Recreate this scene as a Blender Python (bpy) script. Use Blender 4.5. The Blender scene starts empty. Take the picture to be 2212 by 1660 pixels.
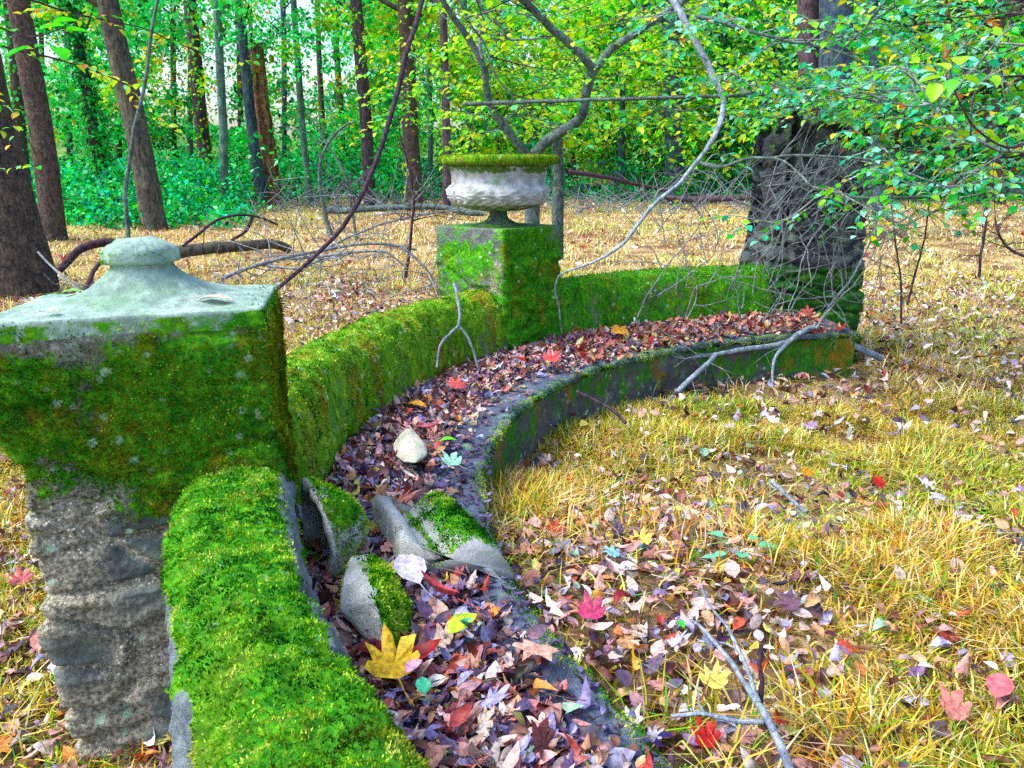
import bpy, math, random
import numpy as np
from math import radians, sin, cos, pi
from mathutils import Vector

random.seed(7)
rng = np.random.default_rng(11)
scene = bpy.context.scene
COL = scene.collection

# ------------------------------------------------------------------ camera
F = 1722.0; PITCH = radians(15); CXP = 1106.0; CYP = 830.0; H = 1.6
cam_d = bpy.data.cameras.new('camera'); cam = bpy.data.objects.new('camera', cam_d); COL.objects.link(cam)
cam.location = (0, 0, H); cam.rotation_euler = (radians(75), 0, 0)
cam_d.sensor_width = 36; cam_d.lens = 36 * F / 2212.0
cam_d.clip_start = 0.05; cam_d.clip_end = 600
scene.camera = cam
# ------------------------------------------------------------------ light
world = bpy.data.worlds.new('World'); scene.world = world; world.use_nodes = True
nt = world.node_tree; nt.nodes.clear()
sky = nt.nodes.new('ShaderNodeTexSky'); sky.sky_type = 'NISHITA'; sky.sun_disc = False
SUN_EL, SUN_AZ = radians(52), radians(250)
sky.sun_elevation = SUN_EL; sky.sun_rotation = SUN_AZ
sky.air_density = 1.0; sky.dust_density = 4.0; sky.ozone_density = 1.0
bgn = nt.nodes.new('ShaderNodeBackground'); bgn.inputs['Strength'].default_value = 0.15
wo = nt.nodes.new('ShaderNodeOutputWorld')
nt.links.new(sky.outputs[0], bgn.inputs[0]); nt.links.new(bgn.outputs[0], wo.inputs[0])
sun_d = bpy.data.lights.new('sun', 'SUN'); sun = bpy.data.objects.new('sun', sun_d); COL.objects.link(sun)
sun_d.energy = 0.9; sun_d.angle = radians(25); sun_d.color = (1.0, 0.95, 0.86)
sdir = Vector((sin(SUN_AZ) * cos(SUN_EL), cos(SUN_AZ) * cos(SUN_EL), sin(SUN_EL)))
sun.rotation_euler = (-sdir).to_track_quat('-Z', 'Y').to_euler()
scene.view_settings.view_transform = 'Standard'; scene.view_settings.look = 'None'
scene.view_settings.exposure = 1.55; scene.view_settings.gamma = 1.0
scene.render.engine = 'CYCLES'
cy = scene.cycles
cy.max_bounces = 5; cy.diffuse_bounces = 3; cy.glossy_bounces = 1; cy.transmission_bounces = 3; cy.transparent_max_bounces = 4
cy.caustics_reflective = False; cy.caustics_refractive = False
cy.use_denoising = False

# ------------------------------------------------------------------ measuring helpers
def ray(x, y):
    a = (x - CXP) / F; b = -(y - CYP) / F
    return (a, cos(PITCH) + b * sin(PITCH), -sin(PITCH) + b * cos(PITCH))
def P(x, y, Y):                       # the point seen at (x, y) that stands Y metres ahead
    r = ray(x, y); t = Y / r[1]
    return (r[0] * t, Y, H + r[2] * t)
RC = (2.75, 2.9)                      # centre of the bench's circle
def pol(R, a): return (RC[0] + R * cos(radians(a)), RC[1] + R * sin(radians(a)))
def sstep(a, b, x):
    t = np.clip((np.asarray(x, float) - a) / (b - a), 0, 1); return t * t * (3 - 2 * t)

# ------------------------------------------------------------------ noise
def _h(i, j, k, s):
    n = (i.astype(np.int64) * 73856093) ^ (j.astype(np.int64) * 19349663) ^ (k.astype(np.int64) * 83492791) ^ (s * 2654435)
    n = (n & 0xffffffff).astype(np.uint64)
    n = (n ^ (n >> np.uint64(15))) * np.uint64(2246822519) & np.uint64(0xffffffff)
    n = (n ^ (n >> np.uint64(13))) * np.uint64(3266489917) & np.uint64(0xffffffff)
    n = n ^ (n >> np.uint64(16))
    return n.astype(float) / 4294967295.0
def vnoise(p, s=0):
    p = np.asarray(p, float); f = np.floor(p); u = p - f; i = f.astype(np.int64); u = u * u * (3 - 2 * u)
    r = 0
    for a in (0, 1):
        for b in (0, 1):
            for c in (0, 1):
                w = (u[..., 0] if a else 1 - u[..., 0]) * (u[..., 1] if b else 1 - u[..., 1]) * (u[..., 2] if c else 1 - u[..., 2])
                r = r + w * _h(i[..., 0] + a, i[..., 1] + b, i[..., 2] + c, s)
    return r
def fbm(p, o=4, s=0):
    p = np.asarray(p, float); r = 0; w = .5; t = 0
    for k in range(o):
        r = r + w * vnoise(p * (2 ** k), s + k * 7); t += w; w *= .55
    return r / t - .5
def worley(p, s=0, jit=.85):          # 2-D cells: nearest, second nearest, id
    f = np.floor(p).astype(np.int64); d1 = np.full(len(p), 9.); d2 = np.full(len(p), 9.); idn = np.zeros(len(p))
    for a in (-1, 0, 1):
        for b in (-1, 0, 1):
            i = f[:, 0] + a; j = f[:, 1] + b; z = np.zeros_like(i)
            jx = i + .5 + jit * (_h(i, j, z, s) - .5); jy = j + .5 + jit * (_h(i, j, z, s + 5) - .5)
            d = np.hypot(p[:, 0] - jx, p[:, 1] - jy); hid = _h(i, j, z, s + 9)
            n = d < d1
            d2 = np.where(n, d1, np.minimum(d2, d)); idn = np.where(n, hid, idn); d1 = np.where(n, d, d1)
    return d1, d2, idn

def ground_z(x, y):
    x = np.asarray(x, float); y = np.asarray(y, float)
    R = np.hypot(x - RC[0], y - RC[1])
    ins = 1 - sstep(3.0, 3.45, R)
    near = 1 - sstep(2.2, 3.7, y)
    hump = ins * (.10 + near * (.255 - .05 * np.clip(x - .4, 0, 2.5)))
    base = .10 * sstep(4.5, 7, y) * (1 - ins) + .024 * np.log1p(np.exp(np.clip((y - 11) * .8, -30, 30))) / .8
    far = 0.0
    q = np.stack([x * .45, y * .45, x * 0], -1)
    return hump + base + far + .06 * fbm(q, 3, 3) * (1 + .1 * np.clip(y - 5, 0, 20)) * sstep(2.5, 6, np.hypot(x, y))

# ------------------------------------------------------------------ mesh and object helpers
def mesh_np(name, V, faces, attrs=None, smooth=True):
    """faces: list of int arrays, (n,3) or (n,4)"""
    V = np.asarray(V, np.float32)
    me = bpy.data.meshes.new(name)
    faces = [np.asarray(f, np.int32) for f in faces if len(f)]
    me.vertices.add(len(V)); me.vertices.foreach_set('co', V.ravel())
    nl = sum(f.size for f in faces); npol = sum(len(f) for f in faces)
    me.loops.add(nl); me.polygons.add(npol)
    me.loops.foreach_set('vertex_index', np.concatenate([f.ravel() for f in faces]))
    tot = np.concatenate([np.full(len(f), f.shape[1], np.int32) for f in faces])
    st = np.concatenate([[0], np.cumsum(tot)[:-1]]).astype(np.int32)
    me.polygons.foreach_set('loop_start', st); me.polygons.foreach_set('loop_total', tot)
    if smooth: me.polygons.foreach_set('use_smooth', np.ones(npol, bool))
    for k, a in (attrs or {}).items():
        a = np.asarray(a, np.float32)
        if a.ndim == 2:
            at = me.color_attributes.new(k, 'FLOAT_COLOR', 'POINT')
            at.data.foreach_set('color', np.concatenate([a, np.ones((len(a), 1), np.float32)], 1).ravel())
        else:
            at = me.attributes.new(k, 'FLOAT', 'POINT'); at.data.foreach_set('value', a)
    me.update(calc_edges=True); me.validate()
    return me
def obj(name, me, mat, parent=None):
    o = bpy.data.objects.new(name, me); COL.objects.link(o)
    if mat: me.materials.append(mat)
    if parent is not None:
        o.parent = parent; o.location = (-Vector(parent.location))   # children keep world coordinates
    return o
def tag(o, label=None, cat=None, group=None, kind=None):
    if label: o['label'] = label
    if cat: o['category'] = cat
    if group: o['group'] = group
    if kind: o['kind'] = kind
    return o
def thing(name, label, cat, loc=(0, 0, 0), group=None):
    o = bpy.data.objects.new(name, None); COL.objects.link(o); o.location = loc; o.empty_display_size = .1
    return tag(o, label, cat, group)
def gridf(nu, nv, wrap=False):
    i = np.arange(nu if wrap else nu - 1); j = np.arange(nv - 1)
    I, J = np.meshgrid(i, j, indexing='ij'); I2 = (I + 1) % nu
    return np.stack([I * nv + J, I2 * nv + J, I2 * nv + J + 1, I * nv + J + 1], -1).reshape(-1, 4)

class MB:
    """collects pieces into one mesh"""
    def __init__(s): s.V = []; s.F = []; s.C = []; s.n = 0
    def add(s, V, F, C=None):
        V = np.asarray(V, float)
        if len(V) == 0: return
        s.V.append(V)
        for f in (F if isinstance(F, list) else [F]): s.F.append(np.asarray(f) + s.n)
        if C is not None:
            C = np.asarray(C, float); s.C.append(np.broadcast_to(C, (len(V), 3)))
        s.n += len(V)
    def build(s, name, mat, parent=None, smooth=True):
        q = [f for f in s.F if f.shape[1] == 4]; t = [f for f in s.F if f.shape[1] == 3]
        fs = ([np.concatenate(q)] if q else []) + ([np.concatenate(t)] if t else [])
        at = {'col': np.concatenate(s.C)} if s.C else None
        return obj(name, mesh_np(name, np.concatenate(s.V), fs, at, smooth), mat, parent)

def smooth_path(pts, n):
    pts = np.asarray(pts, float)
    if len(pts) == 2:
        t = np.linspace(0, 1, n)[:, None]; return pts[0] * (1 - t) + pts[1] * t
    q = np.concatenate([[2 * pts[0] - pts[1]], pts, [2 * pts[-1] - pts[-2]]])
    m = len(pts) - 1; out = []
    for t in np.linspace(0, m - 1e-6, n):
        i = int(t); u = t - i; a, b, c, d = q[i], q[i + 1], q[i + 2], q[i + 3]
        out.append(.5 * (2 * b + (c - a) * u + (2 * a - 5 * b + 4 * c - d) * u * u + (3 * b - 3 * c + d - a) * u ** 3))
    return np.array(out)
def tube(pts, r0, r1=None, sides=6, n=None, rough=0., wob=0., seed=0, radii=None):
    if n is None: n = max(4, len(pts) * 4)
    p = smooth_path(pts, n)
    L = np.linalg.norm(p[-1] - p[0])
    if wob:
        s = np.linspace(0, 1, n)
        for k in range(3): p[:, k] += wob * 2 * fbm(np.stack([s * (3 + 4 * L), s * 0 + seed * 3.1, s * 0 + k * 9.7], -1), 3, 5) * np.minimum(1, 4 * s)
    rr = np.interp(np.linspace(0, 1, n), np.linspace(0, 1, len(radii)), radii) if radii is not None else np.linspace(r0, r1 if r1 is not None else r0, n)
    T = np.gradient(p, axis=0); T /= np.linalg.norm(T, axis=1)[:, None] + 1e-9
    ref = np.array([0, 0, 1.]) if abs(T[0][2]) < .9 else np.array([0, 1., 0])
    N = np.zeros_like(p); v = np.cross(T[0], ref); v /= np.linalg.norm(v)
    for i in range(n):
        v = v - T[i] * np.dot(v, T[i]); v /= np.linalg.norm(v) + 1e-9; N[i] = v
    B = np.cross(T, N); a = np.linspace(0, 2 * pi, sides, endpoint=False)
    d = N[:, None] * np.cos(a)[None, :, None] + B[:, None] * np.sin(a)[None, :, None]
    R = rr[:, None] * np.ones((1, sides))
    if rough:
        q = np.stack([d[..., 0] * 2.2 + seed, d[..., 1] * 2.2, d[..., 2] * 2.2 + np.linspace(0, L * 1.5, n)[:, None]], -1)
        R = R * (1 + rough * 2 * fbm(q, 4, 8))
    V = (p[:, None] + d * R[..., None]).transpose(1, 0, 2).reshape(-1, 3)
    return V, gridf(sides, n, True), p

# ------------------------------------------------------------------ materials
def newmat(name):
    m = bpy.data.materials.new(name); m.use_nodes = True; m.node_tree.nodes.clear(); return m
class NG:
    def __init__(s, m): s.t = m.node_tree
    def n(s, typ, **kw):
        x = s.t.nodes.new(typ)
        for k, v in kw.items(): setattr(x, k, v)
        return x
    def link(s, a, b): s.t.links.new(a, b)
    def noise(s, vec, scale, detail=4, rough=.6, dist=0.):
        x = s.n('ShaderNodeTexNoise'); x.inputs['Scale'].default_value = scale; x.inputs['Detail'].default_value = detail
        x.inputs['Roughness'].default_value = rough; x.inputs['Distortion'].default_value = dist
        if vec is not None: s.link(vec, x.inputs['Vector'])
        return x.outputs['Fac']
    def ramp(s, fac, stops, interp='LINEAR'):
        x = s.n('ShaderNodeValToRGB'); x.color_ramp.interpolation = interp
        e = x.color_ramp.elements
        while len(e) > 1: e.remove(e[-1])
        e[0].position = stops[0][0]; e[0].color = (*stops[0][1], 1)
        for p_, c in stops[1:]:
            k = e.new(p_); k.color = (*c, 1)
        s.link(fac, x.inputs[0]); return x.outputs[0]
    def mix(s, fac, a, b, mode='MIX'):
        x = s.n('ShaderNodeMix', data_type='RGBA', blend_type=mode)
        for v, i in ((fac, 0), (a, 6), (b, 7)):
            if isinstance(v, (int, float)): x.inputs[i].default_value = v
            elif isinstance(v, tuple): x.inputs[i].default_value = (*v, 1)
            else: s.link(v, x.inputs[i])
        return x.outputs[2]
    def math(s, op, a, b=0., clamp=False):
        x = s.n('ShaderNodeMath', operation=op, use_clamp=clamp)
        for v, i in ((a, 0), (b, 1)):
            if isinstance(v, (int, float)): x.inputs[i].default_value = v
            else: s.link(v, x.inputs[i])
        return x.outputs[0]
    def maprange(s, v, a, b, c=0., d=1.):
        x = s.n('ShaderNodeMapRange', interpolation_type='SMOOTHSTEP'); s.link(v, x.inputs[0])
        for i, k in zip((1, 2, 3, 4), (a, b, c, d)): x.inputs[i].default_value = k
        return x.outputs[0]
    def attr(s, name, out='Fac'):
        x = s.n('ShaderNodeAttribute'); x.attribute_name = name; return x.outputs[out]
    def scaled(s, vec, sc):
        x = s.n('ShaderNodeVectorMath', operation='MULTIPLY'); s.link(vec, x.inputs[0]); x.inputs[1].default_value = sc; return x.outputs[0]
    def bump(s, h, strength, dist, prev=None):
        x = s.n('ShaderNodeBump'); x.inputs['Strength'].default_value = strength; x.inputs['Distance'].default_value = dist
        s.link(h, x.inputs['Height'])
        if prev is not None: s.link(prev, x.inputs['Normal'])
        return x.outputs[0]
    def out(s, sh):
        o = s.n('ShaderNodeOutputMaterial'); s.link(sh, o.inputs[0])
    def bsdf(s, col, rough=.9, nrm=None, spec=.2):
        b = s.n('ShaderNodeBsdfPrincipled')
        if isinstance(col, tuple): b.inputs['Base Color'].default_value = (*col, 1)
        else: s.link(col, b.inputs['Base Color'])
        if isinstance(rough, (int, float)): b.inputs['Roughness'].default_value = rough
        else: s.link(rough, b.inputs['Roughness'])
        b.inputs['Specular IOR Level'].default_value = spec
        if nrm is not None: s.link(nrm, b.inputs['Normal'])
        return b.outputs[0]

MOSS = [(.28, (.004, .05, .004)), (.42, (.012, .14, .006)), (.54, (.05, .30, .008)), (.66, (.17, .46, .015)), (.8, (.42, .62, .06))]
def mat_masonry(name, stoneA, stoneB, mortar=(.42, .41, .33), moss_shift=0., stretch=(1, 1, 1), mscale=26., brown=.5, moss=MOSS, spots=1.0, dirt=.55, bd=.022, speck=1.):
    """stone and mortar under moss; point attributes: g moss amount, m mortar, a stone tint"""
    m = newmat(name); g = NG(m)
    tc = g.n('ShaderNodeTexCoord').outputs['Object']
    st = g.scaled(tc, stretch)
    n_fine = g.noise(st, mscale * 2.2, 6, .7); n_mid = g.noise(st, mscale * .55, 5, .65, .3); n_big = g.noise(tc, 3.1, 4, .6)
    # stone
    sc = g.mix(g.attr('a'), stoneA, stoneB)
    sc = g.mix(g.maprange(g.noise(tc, 22, 6, .75), .35, .7), g.mix(dirt, sc, (.02, .03, .04)), sc)
    sc = g.mix(g.maprange(g.noise(tc, 9, 4, .6), .55, .75), sc, (.16, .30, .19))
    mo = g.mix(g.maprange(g.noise(tc, 90, 4, .7), .35, .65), tuple(v * .25 for v in mortar), mortar)
    vo = g.n('ShaderNodeTexVoronoi'); vo.inputs['Scale'].default_value = 75; g.link(tc, vo.inputs['Vector'])
    spk = g.math('MULTIPLY', speck, g.math('MULTIPLY', g.maprange(vo.outputs['Distance'], .30, .16), g.maprange(g.noise(tc, 6, 2), .48, .62)))
    mo = g.mix(spk, mo, (.75, .78, .72))
    sc = g.mix(g.attr('m'), sc, mo)
    # pale lichen rosettes
    v2 = g.n('ShaderNodeTexVoronoi'); v2.inputs['Scale'].default_value = 19; v2.inputs['Randomness'].default_value = 1; g.link(g.mix(.03, tc, g.noise(tc, 30)), v2.inputs['Vector'])
    li = g.math('MULTIPLY', g.maprange(v2.outputs['Distance'], .26, .15), g.maprange(g.noise(tc, 4.3, 2), .5, .6))
    li = g.math('MULTIPLY', li, spots)
    # moss
    mc = g.ramp(g.math('ADD', g.math('MULTIPLY', n_fine, .55), g.math('MULTIPLY', n_mid, .45)), moss)
    br = g.mix(n_fine, (.07, .03, .004), (.42, .20, .015))
    mc = g.mix(g.math('MULTIPLY', g.maprange(g.noise(st, 5.5, 5, .7), .50, .68), brown), mc, br)
    mk = g.math('ADD', g.math('MULTIPLY', n_mid, .65), g.math('MULTIPLY', n_big, .5))
    mk = g.math('ADD', mk, g.math('MULTIPLY', n_fine, .25))
    mk = g.math('ADD', mk, g.math('MULTIPLY', g.attr('g'), .9))
    mk = g.math('ADD', mk, moss_shift)
    mk = g.maprange(mk, 1.10, 1.20)
    c = g.mix(mk, sc, mc)
    c = g.mix(li, c, (.35, .62, .45))
    hh = g.math('ADD', g.math('MULTIPLY', n_fine, .6), g.math('MULTIPLY', n_mid, .8))
    nr = g.bump(hh, .9, bd)
    nr = g.bump(g.noise(tc, 120, 3, .7), .3, .003, nr)
    g.out(g.bsdf(c, .92, nr, .15)); return m

def mat_bark(name, A, B, lich=None, lamt=.5, scale=14., zs=.28, bump=.03):
    m = newmat(name); g = NG(m)
    tc = g.n('ShaderNodeTexCoord').outputs['Object']
    st = g.scaled(tc, (1, 1, zs)); n1 = g.noise(st, scale, 6, .75, .4); n2 = g.noise(tc, scale * .25, 3, .6)
    c = g.mix(g.maprange(n1, .35, .66), A, B)
    if lich: c = g.mix(g.math('MULTIPLY', g.maprange(g.noise(tc, scale * .8, 5, .8), .48, .62), lamt), c, lich)
    c = g.mix(g.maprange(n2, .3, .7), g.mix(.5, c, (.015, .014, .03)), c)
    g.out(g.bsdf(c, .9, g.bump(n1, 1., bump), .15)); return m

def mat_leaf(name, transl=.35, gloss=.25, rough=.45, var=.35, spot=True):
    m = newmat(name); g = NG(m)
    c = g.attr('col', 'Color'); tc = g.n('ShaderNodeTexCoord').outputs['Object']
    if spot: c = g.mix(g.math('MULTIPLY', g.maprange(g.noise(tc, 70, 4, .7), .42, .62), var), c, g.mix(1., c, (.35, .3, .38), 'MULTIPLY'))
    b = g.bsdf(c, rough, None, gloss)
    if transl:
        t = g.n('ShaderNodeBsdfTranslucent'); g.link(c, t.inputs[0])
        mx = g.n('ShaderNodeMixShader'); mx.inputs[0].default_value = transl
        g.link(b, mx.inputs[1]); g.link(t.outputs[0], mx.inputs[2]); b = mx.outputs[0]
    g.out(b); return m

M = {}
M['moss'] = mat_leaf('moss_blades', .25, .05, .9, .5)
M['leaf'] = mat_leaf('living_leaf', .45, .5, .35, .25)
M['far_leaf'] = mat_leaf('far_leaf', .4, .2, .6, .0, False)
M['litter'] = mat_leaf('fallen_leaf', .12, .35, .5, .7)
M['grass'] = mat_leaf('grass_blade', .35, .15, .6, .0, False)
M['wall'] = mat_masonry('mossy_wall_stone', (.12, .15, .16), (.28, .33, .25), moss_shift=.25, stretch=(1, 1, .35), mscale=30, brown=.85,
                        moss=[(.3, (.006, .06, .004)), (.42, (.03, .17, .006)), (.53, (.13, .34, .01)), (.64, (.32, .46, .025)), (.8, (.55, .62, .12))])
M['wall_far'] = mat_masonry('far_wall_stone', (.10, .13, .14), (.22, .27, .22), moss_shift=.22, stretch=(1, 1, .6), mscale=26, brown=.45)
M['wall_near'] = mat_masonry('mossy_low_wall_stone', (.14, .19, .26), (.25, .33, .38), moss_shift=.22, mscale=34, brown=.18, spots=.3)
M['pier'] = mat_masonry('rubble_pier_stone', (.09, .11, .13), (.19, .24, .23), moss_shift=.16, mscale=24, brown=.65, spots=.8)
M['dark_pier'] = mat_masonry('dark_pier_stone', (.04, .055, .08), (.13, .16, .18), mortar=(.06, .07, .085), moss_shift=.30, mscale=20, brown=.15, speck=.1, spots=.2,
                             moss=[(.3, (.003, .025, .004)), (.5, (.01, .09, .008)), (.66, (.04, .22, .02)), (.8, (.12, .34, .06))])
M['cap'] = mat_masonry('lichened_cap_stone', (.09, .24, .17), (.38, .56, .50), moss_shift=.02, mscale=28, brown=.3, dirt=.5, bd=.006, spots=.4)
M['seat'] = mat_masonry('wet_seat_stone', (.07, .09, .17), (.18, .23, .36), moss_shift=.05, mscale=26, brown=.3, spots=.2,
                        moss=[(.3, (.004, .05, .012)), (.5, (.02, .16, .03)), (.66, (.10, .34, .06)), (.8, (.25, .5, .1))])
M['riser'] = mat_masonry('riser_stone', (.07, .075, .09), (.15, .14, .15), moss_shift=.10, stretch=(1, 1, .5), mscale=24, brown=.85, spots=.7,
                         moss=[(.3, (.006, .05, .006)), (.5, (.02, .14, .012)), (.66, (.07, .27, .02)), (.8, (.2, .42, .05))])
M['fragment'] = mat_masonry('broken_stone', (.26, .30, .28), (.52, .58, .62), moss_shift=.16, mscale=34, brown=.35, dirt=.3, bd=.005, spots=.0)
M['urn'] = mat_masonry('weathered_urn_stone', (.24, .28, .30), (.60, .66, .74), moss_shift=.10, mscale=30, brown=.3, dirt=.3, bd=.005, spots=.0,
                       moss=[(.3, (.02, .05, .01)), (.5, (.06, .14, .03)), (.66, (.13, .24, .04)), (.8, (.26, .38, .1))])
M['white'] = mat_masonry('white_rock', (.40, .40, .34), (.62, .62, .54), moss_shift=-.4, mscale=20, brown=.3, dirt=.3, bd=.005, spots=.0)
M['bark_brown'] = mat_bark('brown_bark', (.022, .016, .020), (.15, .105, .085), (.20, .24, .16), .4, 30, .35)
M['bark_grey'] = mat_bark('grey_bark', (.03, .028, .035), (.17, .15, .12), (.12, .22, .10), .5, 18)
M['bark_purple'] = mat_bark('purple_bark', (.03, .02, .04), (.16, .11, .13), (.2, .2, .2), .25, 16)
M['bark_blue'] = mat_bark('blue_bark', (.015, .03, .08), (.08, .13, .20), (.09, .24, .15), .5, 12)
M['bark_teal'] = mat_bark('teal_bark', (.03, .08, .08), (.14, .25, .22), (.10, .34, .20), .5, 12)
M['bark_orange'] = mat_bark('rotten_wood', (.05, .02, .012), (.42, .20, .08), (.55, .42, .28), .5, 9, .2)
M['branch_dark'] = mat_bark('dark_branch', (.02, .012, .03), (.12, .075, .10), None, 0, 50, .3, .01)
M['branch_grey'] = mat_bark('grey_branch', (.10, .11, .17), (.34, .38, .44), (.30, .48, .36), .55, 60, .5, .006)
M['branch_green'] = mat_bark('lichened_branch', (.04, .06, .09), (.18, .24, .24), (.20, .38, .24), .6, 40, .5, .01)
M['branch_blue'] = mat_bark('pale_branch', (.12, .16, .28), (.42, .52, .66), (.4, .6, .5), .5, 60, .5, .006)

def mat_ground():
    m = newmat('soil_and_thatch'); g = NG(m); tc = g.n('ShaderNodeTexCoord').outputs['Object']
    n = g.noise(tc, 28, 6, .8); b = g.noise(tc, 1.3, 4, .6)
    c = g.ramp(n, [(.3, (.02, .008, .012)), (.45, (.10, .045, .04)), (.58, (.30, .20, .10)), (.72, (.60, .46, .24))])
    d = g.ramp(g.noise(tc, 40, 5, .8), [(.3, (.14, .08, .05)), (.5, (.46, .34, .16)), (.7, (.78, .66, .40))])
    c = g.mix(g.maprange(b, .4, .6), c, d)
    g.out(g.bsdf(c, .95, g.bump(n, 1., .03), .1)); return m
M['ground'] = mat_ground()

# ------------------------------------------------------------------ leaf templates (unit length 1, along +y, z up)
def t_ovate(fold=.18, curl=.25, w=.30):
    ys = np.array([0, .22, .5, .78, 1.0]); ws = np.array([0.03, .8, 1., .62, .02]) * w
    V = []; z = -curl * (ys - .4) ** 2 * 1.6
    for i, y in enumerate(ys): V += [(-ws[i], y, z[i] + fold * ws[i]), (0, y, z[i] - .02), (ws[i], y, z[i] + fold * ws[i])]
    Fq = []
    for i in range(4):
        a = i * 3; Fq += [(a, a + 1, a + 4, a + 3), (a + 1, a + 2, a + 5, a + 4)]
    return np.array(V), np.array(Fq)
def t_lobed(angs, rads, curl=.5, seed=0):
    # palmate leaf: centre, ring of tips and notches
    r_ = random.Random(seed); V = [(0, .35, 0)]
    for a, r in zip(angs, rads):
        x = r * sin(radians(a)); y = .35 + r * cos(radians(a))
        V.append((x * r_.uniform(.85, 1.12), .35 + (y - .35) * r_.uniform(.85, 1.1), curl * (x * x + (y - .35) ** 2) * .6 + (.07 if r > .38 else -.07) + r_.uniform(-.04, .04)))
    n = len(angs); Fq = [(0, i + 1, (i + 1) % n + 1) for i in range(n)]
    return np.array(V), np.array(Fq)
MAPLE_A = [0, 12, 22, 34, 48, 58, 68, 82, 96, 112, 128, 150, 180, 210, 232, 248, 264, 278, 292, 302, 312, 326, 338, 348]
MAPLE_R = [.66, .50, .33, .46, .60, .46, .31, .42, .48, .36, .36, .26, .30, .26, .36, .36, .48, .42, .31, .46, .60, .46, .33, .50]
OAK_A = [0, 9, 16, 26, 38, 55, 72, 100, 125, 150, 180, 210, 235, 260, 288, 305, 322, 334, 344, 351]
OAK_R = [.66, .50, .30, .52, .24, .42, .18, .34, .22, .26, .36, .26, .22, .34, .18, .42, .24, .52, .30, .50]
T_OV = [t_ovate(.15, .3), t_ovate(.5, -.5, .24), t_ovate(.9, .9, .26), t_ovate(.3, .1, .36)]
T_MP = [t_lobed(MAPLE_A, MAPLE_R, .7, 1), t_lobed(MAPLE_A, MAPLE_R, -.5, 2)]
T_OK = [t_lobed(OAK_A, OAK_R, .6, 3)]
T_LIT = T_OV + T_MP + T_OK
T_QUAD = (np.array([(-.38, .2, 0), (0, 0, .06), (.38, .3, 0), (0.05, 1, -.1)]), np.array([(0, 1, 2, 3)]))

def rots(tilt, yaw=None, roll=None, n=None):
    """rotation matrices: yaw about z after a tilt about x and a roll about y"""
    n = n or len(tilt)
    yaw = rng.uniform(0, 2 * pi, n) if yaw is None else yaw
    roll = np.zeros(n) if roll is None else roll
    cx, sx = np.cos(tilt), np.sin(tilt); cz, sz = np.cos(yaw), np.sin(yaw); cr, sr = np.cos(roll), np.sin(roll)
    Z = np.zeros(n); O = np.ones(n)
    Rx = np.stack([O, Z, Z, Z, cx, -sx, Z, sx, cx], -1).reshape(n, 3, 3)
    Ry = np.stack([cr, Z, sr, Z, O, Z, -sr, Z, cr], -1).reshape(n, 3, 3)
    Rz = np.stack([cz, -sz, Z, sz, cz, Z, Z, Z, O], -1).reshape(n, 3, 3)
    return Rz @ Rx @ Ry
def instances(mb, tmpl, pos, R, size, colr):
    V, Fq = tmpl; n = len(pos)
    if n == 0: return
    size = np.asarray(size); s = size[:, None, None] if size.ndim == 1 else size[:, None, :]
    W = np.einsum('nij,nvj->nvi', R, V[None] * s) + np.asarray(pos)[:, None]
    k = len(V); Fa = (Fq[None] + (np.arange(n) * k)[:, None, None]).reshape(-1, Fq.shape[1])
    mb.add(W.reshape(-1, 3), Fa, np.repeat(colr, k, 0))
def saturate(c, k=1.3):
    l = (c * np.array([.25, .6, .15])).sum(1, keepdims=True); return np.clip(l + (c - l) * k, .002, .95)
def pick(pal, n, jitter=.18, sat=1.3):
    """pal: list of (weight, colour)"""
    w = np.array([p[0] for p in pal], float); c = np.array([p[1] for p in pal], float)
    i = rng.choice(len(pal), n, p=w / w.sum()); c = saturate(c, sat)
    return np.clip(c[i] * (1 + rng.normal(0, jitter, (n, 1))) + rng.normal(0, .01, (n, 3)), .002, .95)
def srgb(r, g, b):
    return tuple((((v / 255) / 12.92) if v / 255 <= .04045 else ((v / 255 + .055) / 1.055) ** 2.4) for v in (r, g, b))

LITTER = [(9, srgb(190, 140, 134)), (7, srgb(132, 86, 72)), (8, srgb(205, 182, 172)), (4, srgb(120, 100, 140)), (6, srgb(160, 164, 204)),  # pale bluish entries stand in for wet reflections on the leaves
          (6, srgb(196, 150, 110)), (6, srgb(84, 52, 48)), (6, srgb(228, 216, 212)), (2, srgb(170, 60, 46)), (2, srgb(208, 132, 60)),
          (1.5, srgb(186, 190, 90)), (1.5, srgb(130, 180, 150)), (5, srgb(70, 58, 80)), (4, srgb(170, 130, 150)), (1, srgb(206, 176, 60))]
SEATLIT = LITTER + [(6, srgb(206, 124, 120)), (5, srgb(104, 84, 130)), (6, srgb(222, 176, 168)), (5, srgb(134, 134, 190)), (3, srgb(150, 60, 60))]
GRASS = [(9, srgb(212, 190, 96)), (9, srgb(230, 214, 140)), (7, srgb(178, 156, 60)), (7, srgb(184, 194, 80)), (5, srgb(124, 172, 56)),
         (5, srgb(240, 232, 190)), (3, srgb(168, 124, 50)), (2.5, srgb(90, 165, 80)), (4, srgb(116, 70, 50))]  # last, dark brown entry is painted shadow among the blades
MEADOW = [(8, srgb(230, 212, 136)), (12, srgb(246, 236, 184)), (5, srgb(204, 178, 96)), (5, srgb(198, 194, 104)), (6, srgb(232, 206, 186)), (3, srgb(150, 168, 70)), (3, srgb(150, 100, 76))]
MOSSC = [(1, srgb(8, 66, 6)), (1, srgb(30, 116, 8)), (1, srgb(78, 158, 14)), (1, srgb(128, 192, 26)), (1, srgb(176, 212, 60)), (1, srgb(214, 232, 110))]

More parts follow.
